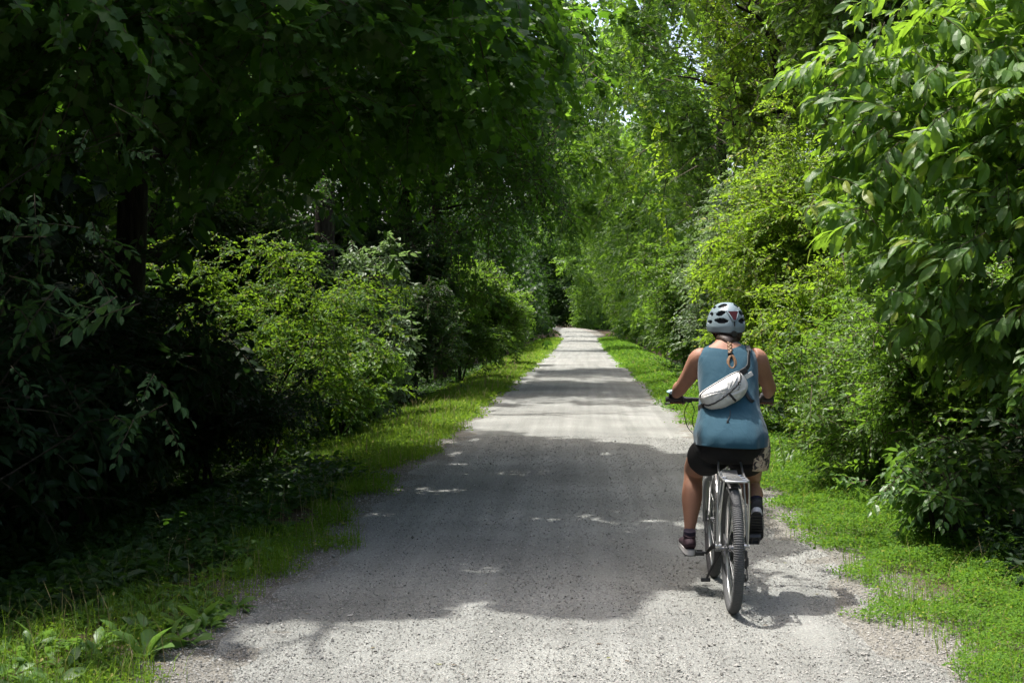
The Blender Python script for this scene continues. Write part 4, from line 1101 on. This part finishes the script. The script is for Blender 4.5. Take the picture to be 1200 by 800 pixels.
# tank top
def ell(cx, cyy, z, rx, ry, a, e=2.4):
    c, s = math.cos(a), math.sin(a)
    return (cx + rx * math.copysign(abs(c) ** (2 / e), c), cyy + ry * math.copysign(abs(s) ** (2 / e), s), z)
TANK = [(.902, 7.79, .202, .193), (.93, 7.79, .202, .192), (.97, 7.80, .204, .187), (1.03, 7.825, .190, .166), (1.10, 7.87, .174, .142), (1.18, 7.91, .166, .130), (1.26, 7.95, .168, .126),
        (1.33, 7.985, .171, .124), (1.375, 8.003, .171, .114), (1.405, 8.015, .166, .103), (1.430, 8.022, .150, .090), (1.450, 8.032, .122, .079), (1.466, 8.040, .088, .073), (1.478, 8.046, .074, .070)]
T2 = catmull(TANK, 5); n = 96; V = []; F = []
for i, (z, y, rx, ry) in enumerate(T2):
    lo = max(0, min(1, (1.15 - z) / .25)); zz = z
    for k in range(n):
        a = 2 * math.pi * k / n
        f = 1 + lo * (.017 * math.sin(5 * a + 1) + .015 * math.sin(9 * a + 6 * z) + .006 * math.sin(17 * a)) + .010 * math.sin(4 * a + 22 * z) * (z < 1.4) + .006 * math.sin(11 * a - 40 * z) * (z < 1.38) + .010 * math.exp(-((z - 1.10 - .05 * math.sin(3 * a)) / .05) ** 2) * math.sin(120 * z + 5 * a)
        x_, y_, z_ = ell(CX, y, z, rx * f, ry * f, a)
        if i < 3: z_ += .006 * math.sin(2 * a + .5)
        V.append((x_, y_, z_))
for i in range(len(T2) - 1):
    for k in range(n): F.append((i * n + k, i * n + (k + 1) % n, (i + 1) * n + (k + 1) % n, (i + 1) * n + k))
b = pm(); b.add(V, F); tk = b.build('tank_top', M_TANK, rider, angle=80)
sm = tk.modifiers.new('cloth', 'SOLIDIFY'); sm.thickness = .003; sm.offset = -1
hemr = V[6 * n:7 * n]
b = pm(); b.tube([(x_ + (x_ - CX) * .004, y_ + (y_ - 7.79) * .004, z_) for x_, y_, z_ in hemr], .0016, 5, closed=True); b.build('hem_stitch', M_TANK, tk)
# neck binding and arm bindings
b = pm(); b.tube([ell(CX, 8.046, 1.479, .074, .070, 2 * math.pi * k / 40) for k in range(40)], .0045, 6, closed=True); b.build('neck_band', M_TANK, tk)
# shorts
b = pm()
b.tube([(CX, 7.80, .80), (CX, 7.80, .84), (CX, 7.80, .90), (CX, 7.81, .96), (CX, 7.83, 1.01)], [(.13, .10), (.192, .140), (.208, .152), (.198, .142), (.17, .11)], 28, True, smooth_path=3, up=(1, 0, 0))
for s in (-1, 1):
    L_ = LEG[s]
    P = [Vector(L_[0][:3]), Vector(L_[1][:3]), Vector(L_[2][:3]) * (.75 if s < 0 else .35) + Vector(L_[1][:3]) * (.25 if s < 0 else .65)]
    b.tube(P, [.112, .114, .110], 24, True, smooth_path=4)
sh = remeshed(b, 'shorts', M_SHORTS, rider, .009, 5)
V, F = [], []; nr, nc = 14, 20
for i in range(nr):
    t = i / (nr - 1); z = 1.03 - .262 * t; cc = (.925 + .012 * math.sin(t * 3), 7.825 + .03 * t); r = .108 + .028 * math.sin(min(1, t * 1.5) * 1.57)
    for j in range(nc):
        a = R(-78 + 165 * j / (nc - 1)); rr = r * (1 + .02 * math.sin(7 * a + 3 * t))
        V.append((cc[0] + rr * math.cos(a), cc[1] + rr * math.sin(a) * 1.15, z + .010 * math.sin(a * 2)))
for i in range(nr - 1):
    for j in range(nc - 1): F.append((i * nc + j, i * nc + j + 1, (i + 1) * nc + j + 1, (i + 1) * nc + j))
b = pm(); b.add(V, F); sp_ = b.build('printed_panel', M_PRINT, sh); q = sp_.modifiers.new('t', 'SOLIDIFY'); q.thickness = .004

# shoes
def shoe(origin, yaw, pitch, upper):
    """origin: middle of the sole; toes towards +y before turning"""
    M = Matrix.Translation(Vector(origin)) @ Matrix.Rotation(yaw, 4, 'Z') @ Matrix.Rotation(pitch, 4, 'X') @ Matrix.Diagonal((1.10, 1.02, 1.04, 1))
    T = lambda p: tuple(M @ Vector(p))
    b = pm()
    prof = [(-.128, .052, .024, .030), (-.118, .060, .033, .040), (-.085, .066, .038, .046), (-.03, .060, .039, .042), (.03, .050, .043, .032), (.075, .042, .045, .025), (.11, .036, .038, .020), (.13, .032, .020, .012)]
    b.tube([T((0, y, z)) for y, z, a, c_ in prof], [(a, c_) for y, z, a, c_ in prof], 18, True, smooth_path=4, up=M.to_3x3() @ Vector((1, 0, 0)))
    b.tube([T((0, -.075, .07)), T((0, -.082, .105)), T((0, -.086, .118))], [(.036, .046), (.034, .042), (.036, .044)], 16, True)
    u = b.build('shoe', upper, rider)
    def slab(z0, z1, grow, name, m_):
        out_ = []; K = 40
        for k in range(K):
            a = 2 * math.pi * k / K; y = .138 * math.sin(a); w_ = (.040 + .008 * math.sin(a) - .006 * math.cos(2 * a)) * math.copysign(abs(math.cos(a)) ** .7, math.cos(a))
            out_.append((w_ * grow, y * grow + .002))
        V = [T((x, y, z0 + (.010 if y > .11 else 0))) for x, y in out_] + [T((x, y, z1)) for x, y in out_]
        F = [(k, (k + 1) % K, K + (k + 1) % K, K + k) for k in range(K)] + [tuple(range(K))[::-1], tuple(range(K, 2 * K))]
        bb_ = pm(); bb_.add(V, F); return bb_.build(name, m_, u, angle=50)
    slab(.006, .034, 1.04, 'midsole', M_SOLE); slab(.0, .008, 1.01, 'outsole', M_TREAD)
    b = pm()
    for y in np.linspace(-.11, .11, 9): b.box(T((0, y, -.002)), (.06, .012, .006), M.to_3x3(), bev=.001)
    b.build('tread_blocks', M_TREAD, u)
    b = pm(); b.tube([T((0, -.076, .10)), T((0, -.082, .135))], [(.0375, .0425), (.0355, .0395)], 16, True); b.build('sock', M_SOCK, u)
    return u
PZ = BZ
shoe((.626, 8.12, PZ + .29 - .065 + .013), R(3), R(4), M_SHOE)['label'] = 'plum coloured shoe'
shoe((.990, 7.80, .435), R(-6), R(-44), M_SHOEK)['label'] = 'black shoe'

# hair
b = pm()
b.tube([head_pt((HC.x, HC.y - .045, 1.575)), head_pt((HC.x, HC.y - .060, 1.54)), (.850, 8.030, 1.505), (.851, 7.995, 1.485), (.852, 7.972, 1.468)], [(.076, .046), (.076, .042), (.070, .042), (.046, .032), (.016, .016)], 18, True, smooth_path=4, up=(1, 0, 0))
hr = b.build('hair', M_HAIR, rider)
b = pm()
for i in range(7):
    t = i / 6; z = 1.474 - .055 * t; y = 7.972 - .060 * t; s = 1 if i % 2 else -1
    b.tube([(.852 + s * .009, y, z + .010), (.852 + s * .002, y - .008, z), (.852 - s * .008, y - .002, z - .009)], [.006, .0085, .005], 8, True, smooth_path=2)
b.build('braid', M_BLOND, hr)
b = pm(); b.tube([(.852 + .010 * math.cos(a), 7.908 + .009 * math.sin(a), 1.414 - .004 * math.sin(a)) for a in np.linspace(0, 2 * math.pi, 14, endpoint=False)], .0055, 8, closed=True)
b.tube([(.852, 7.910, 1.418), (.853, 7.905, 1.402)], [.008, .009], 10); b.build('hair_tie', M_SHORTS, hr)
b = pm()
K = 26
for off in (-.004, .003):
    b.tube([(.858 + (.021 + off) * math.sin(a) * (1 - .25 * math.cos(a)), 7.884 + .015 * math.cos(a) + off * .6, 1.370 + (.037 + off * .4) * math.cos(a)) for a in np.linspace(0, 2 * math.pi, K, endpoint=False)], .0058, 8, closed=True)
b.build('braid_loop', M_BLOND, hr)

# helmet
b = pm(); V, F, Mi = [], [], []; NA, NP = 180, 72
HZ0, HH = 1.548, .166
def vent(al, p):
    a = abs(al)
    def inr(a0, a1, p0, p1, sk=0.0):
        pc = (p0 + p1) / 2; u = (a - a0) / (a1 - a0); v = (p - p0 - sk * (u - .5)) / (p1 - p0)
        return 0 < u < 1 and abs(v - .5) < .5 * min(1, 2.4 * min(u, 1 - u) + .25)
    return (inr(17, 62, .29, .45, .05) or inr(27, 60, .53, .69, -.04) or inr(18, 64, .80, .93, -.03) or inr(72, 98, .53, .67, .04) or inr(70, 100, .28, .40) or
            inr(112, 140, .50, .66) or inr(112, 145, .25, .38) or inr(150, 168, .42, .62) or inr(75, 118, .78, .88) or inr(130, 165, .72, .86))
for i in range(NP + 1):
    p = i / NP; e = p * math.pi / 2
    for k in range(NA):
        al = -180 + 360 * k / NA; ar = R(al)
        rf = math.cos(e) ** .72 if i < NP else .0
        rim = .93 + .07 * min(1, p / .12)
        ridge = 1 + .016 * math.cos(6 * ar) * math.sin(min(1, p * 1.4) * math.pi) + .012 * (1 if (abs(p - .475) < .035 and 15 < abs(al) < 110) else 0)
        dp = .86 if vent(al, math.sin(e)) else 1.0
        back = .02 * max(0, math.cos(ar)) * (1 - p)
        x = .111 * rf * rim * ridge * math.sin(ar) * dp; y = -.138 * rf * rim * ridge * math.cos(ar) * dp
        z = HZ0 - back * .9 * (1 - p) + (HH + back) * math.sin(e) * (1 if dp == 1 else .96) + .006 * math.cos(2 * ar) * (1 - p)
        V.append(head_pt((HC.x + x, HC.y + y, z)))
for i in range(NP):
    for k in range(NA):
        k2 = (k + 1) % NA
        F.append((i * NA + k, i * NA + k2, (i + 1) * NA + k2, (i + 1) * NA + k))
        al = -180 + 360 * (k + .5) / NA; p = math.sin((i + .5) / NP * math.pi / 2)
        Mi.append(1 if vent(al, p) else 0)
b.add(V, F); b.m = Mi
he = b.build('helmet', [M_HELMET, M_VENT], rider, angle=35)
q = he.modifiers.new('shell', 'SOLIDIFY'); q.thickness = .012; q.offset = -1; q.material_offset = 0
def hsurf(al, p, out_=0.0):
    ar = R(al); e = math.asin(min(1, p)); rf = math.cos(e) ** .72 * (1 + .016 * math.cos(6 * ar) * math.sin(min(1, p * 1.4) * math.pi))
    return Vector(head_pt((HC.x + (.111 * rf + out_) * math.sin(ar), HC.y - (.138 * rf + out_) * math.cos(ar), HZ0 + HH * math.sin(e) + .004)))
b = pm()
tri = [hsurf(-18, .66, .009), hsurf(19, .66, .009), hsurf(4, .36, .012), hsurf(-3, .36, .012)]
tro = [hsurf(-18, .66, -.012), hsurf(19, .66, -.012), hsurf(4, .36, -.012), hsurf(-3, .36, -.012)]
b.add(tri + tro, [(0, 1, 2, 3), (4, 5, 1, 0), (5, 6, 2, 1), (6, 7, 3, 2), (7, 4, 0, 3)]); b.build('tail_light', M_REDLENS, he, smooth=False)
b = pm(); b.tube([hsurf(-22, .68, .003), hsurf(-12, .5, .005), hsurf(0, .31, .004), hsurf(13, .5, .005), hsurf(23, .68, .003)], [.004, .005, .0055, .005, .004], 8, smooth_path=4); b.build('light_trim', M_HELMET, he)
b = pm(); b.tube([hsurf(0, .30, .005), hsurf(0, .14, .005)], [.004, .0035], 8); b.build('slot', M_VENT, he)
b = pm(); b.tube([hsurf(a, .0, -.022) + Vector((0, 0, -.022 + .012 * abs(math.sin(R(a))))) for a in range(-80, 81, 10)], [(.006, .016)] * 17, 10, smooth_path=2, up=(0, 0, 1))
b.tube([hsurf(0, 0, -.012) + Vector((0, 0, -.02)), hsurf(0, 0, -.001) + Vector((0, 0, -.022))], .017, 14); b.build('fit_dial', M_BLACK, he)
b = pm()
for s in (-1, 1):
    e1 = head_pt((HC.x + s * .082, HC.y + .00, 1.535)); chin = head_pt((HC.x, HC.y + .045, 1.458))
    b.tube([hsurf(s * 120, 0, -.012), e1, chin], [(.008, .0018)] * 3, 8, smooth_path=4); b.tube([hsurf(s * 50, .02, -.016), head_pt((HC.x + s * .079, HC.y - .03, 1.54)), e1], [(.008, .0018)] * 3, 8, smooth_path=4)
b.build('chin_strap', M_WEB, he)

# ------------------------------------------------------------------ white sling bag across the back
ang = R(31)
U = Vector((math.cos(ang), .02, math.sin(ang))).normalized(); Vd = Vector((math.sin(ang), .05, -math.cos(ang))).normalized()
Nn = U.cross(Vd).normalized()
if Nn.y > 0: Nn = -Nn
O = Vector((.772, 7.785, 1.262)) + Vd * .062
bag = empty('sling_bag', O, 'white zipped sling bag worn slantwise on the back, black strap over the right shoulder', 'bag')
def om(): return MB(O)
def bnd(t):
    c, s = math.cos(t), math.sin(t)
    if s < 0: e, hb_ = 5.0, .062
    else: e, hb_ = 2.5, .092
    return .142 * math.copysign(abs(c) ** (2 / e), c) * (1 if s < 0 else (1 - .0 * s)), hb_ * math.copysign(abs(s) ** (2 / e), s)
def bagp(t, rho, inset=0.0):
    u, v = bnd(t); d = .082 * max(0, 1 - rho ** 3.2) ** .55
    wr_ = .0025 * math.sin(9 * t + 11 * rho) * (rho < .95) + .002 * math.sin(23 * u * rho * 10 + 5 * v * 10)
    return O + U * (u * rho) + Vd * (v * rho) + Nn * (d + wr_ + inset)
def bag_uv(u, v, inset=.002):
    t = math.atan2(v, u); best = t
    lo_, bt = 9, t
    for k in range(181):
        tt = -math.pi + 2 * math.pi * k / 180; a_, b_ = bnd(tt); d = abs(math.atan2(b_, a_) - t)
        if d < lo_: lo_, bt = d, tt
    a_, b_ = bnd(bt); rho = min(1, math.hypot(u, v) / max(1e-6, math.hypot(a_, b_)))
    return bagp(bt, rho, inset)
V, F = [O + Nn * .082], []; NT, NRr = 72, 16
for i in range(1, NRr + 1):
    rho = (i / NRr) ** .8
    for k in range(NT): V.append(bagp(2 * math.pi * k / NT, rho))
for k in range(NT): F.append((0, 1 + k, 1 + (k + 1) % NT))
for i in range(NRr - 1):
    for k in range(NT): F.append((1 + i * NT + k, 1 + (i + 1) * NT + k, 1 + (i + 1) * NT + (k + 1) % NT, 1 + i * NT + (k + 1) % NT))
nv = len(V)
for k in range(NT): V.append(bagp(2 * math.pi * k / NT, 1.0) - Nn * .02)
for k in range(NT): F.append((1 + (NRr - 1) * NT + k, nv + k, nv + (k + 1) % NT, 1 + (NRr - 1) * NT + (k + 1) % NT))
F.append(tuple(nv + k for k in range(NT)))
b = om(); b.add(V, F); bgm = b.build('pouch', M_BAG, bag, angle=60)
b = om(); zp = [(-.138, .002), (-.12, .018), (-.07, .022), (0, .016), (.06, .004), (.10, -.012), (.122, -.035), (.125, -.055)]
b.tube([bag_uv(u, v, .0025) for u, v in catmull(zp, 8)], .0046, 8); b.build('zip', M_WEB, bag)
b = om(); b.tube([bag_uv(.010 + .012 * q, .012 + .064 * q, .0015) for q in np.linspace(0, 1, 16)], [(.0065, .003)] * 16, 8, up=U); b.build('front_strip', M_WEB, bag)
b = om(); b.tube([bagp(math.pi + .35 + (math.pi - .7) * k / 20, .985, .004) for k in range(21)], .0042, 8); b.build('piping', M_WEB, bag)
b = om()
for k in range(5):
    u0 = .062 + .011 * k; b.tube([bag_uv(u0, .020 - .009 * k, .001), bag_uv(u0 + .004, .028 - .009 * k, .001), bag_uv(u0 + .009, .021 - .009 * k, .001)], .0013, 5, smooth_path=2)
b.build('logo', M_WEB, bag)
def ribbon(mb, pts, wd, th=.0022, axis=None):
    P = [Vector(p) for p in catmull([tuple(p) for p in pts], 6)]; V, F = [], []
    for i, p in enumerate(P):
        t = (P[min(i + 1, len(P) - 1)] - P[max(i - 1, 0)]).normalized()
        o = Vector((p.x - CX, p.y - (7.93 + .3 * (p.z - 1.2)), 0)); o.z = .9 if p.z > 1.43 else 0
        o = (o - t * o.dot(t)).normalized(); s = t.cross(o)
        V += [p + s * wd + o * th, p - s * wd + o * th, p - s * wd - o * th, p + s * wd - o * th]
    for i in range(len(P) - 1):
        for j in range(4): F.append((4 * i + j, 4 * i + (j + 1) % 4, 4 * i + 4 + (j + 1) % 4, 4 * i + 4 + j))
    F += [(3, 2, 1, 0), tuple(4 * (len(P) - 1) + j for j in range(4))]
    mb.add(V, F)
eR = O + U * .135 - Vd * .045 + Nn * .012; eL = O - U * .136 + Vd * .005 + Nn * .006
b = om()
ribbon(b, [eR, (.945, 7.838, 1.345), (.957, 7.898, 1.405), (.962, 7.955, 1.443), (.962, 8.03, 1.462), (.955, 8.095, 1.437), (.93, 8.128, 1.36), (.86, 8.12, 1.26), (.76, 8.05, 1.17), (.685, 7.965, 1.12), (.668, 7.88, 1.105), (.680, 7.81, 1.12), eL], .013)
b.build('strap', M_WEB, bag)
b = om()
ribbon(b, [O + U * .10 + Vd * .035 + Nn * .008, (.955, 7.775, 1.155), (.998, 7.84, 1.147), (1.016, 7.90, 1.143), (1.0, 7.97, 1.142)], .009); b.build('webbing', M_WEB, bag)
b = om(); b.box(O + U * .150 - Vd * .040 + Nn * .020, (.040, .012, .034), Matrix((U, Nn, Vd)).transposed(), bev=.004); b.build('buckle', M_WEB, bag)
b = om(); b.box(O + U * .165 - Vd * .006 + Nn * .016, (.045, .008, .026), Matrix((U, Nn, Vd)).transposed(), bev=.003); b.build('side_tab', M_BAG, bag)
b = om(); b.box((.806, 7.664, 1.03), (.010, .004, .040), Matrix.Rotation(R(35), 3, 'Y'), bev=.001); b.tube([O + U * -.01 + Vd * .075 + Nn * .01, (.83, 7.70, 1.08), (.808, 7.668, 1.045)], .0022, 6, smooth_path=3); b.build('strap_end', M_WEB, bag)
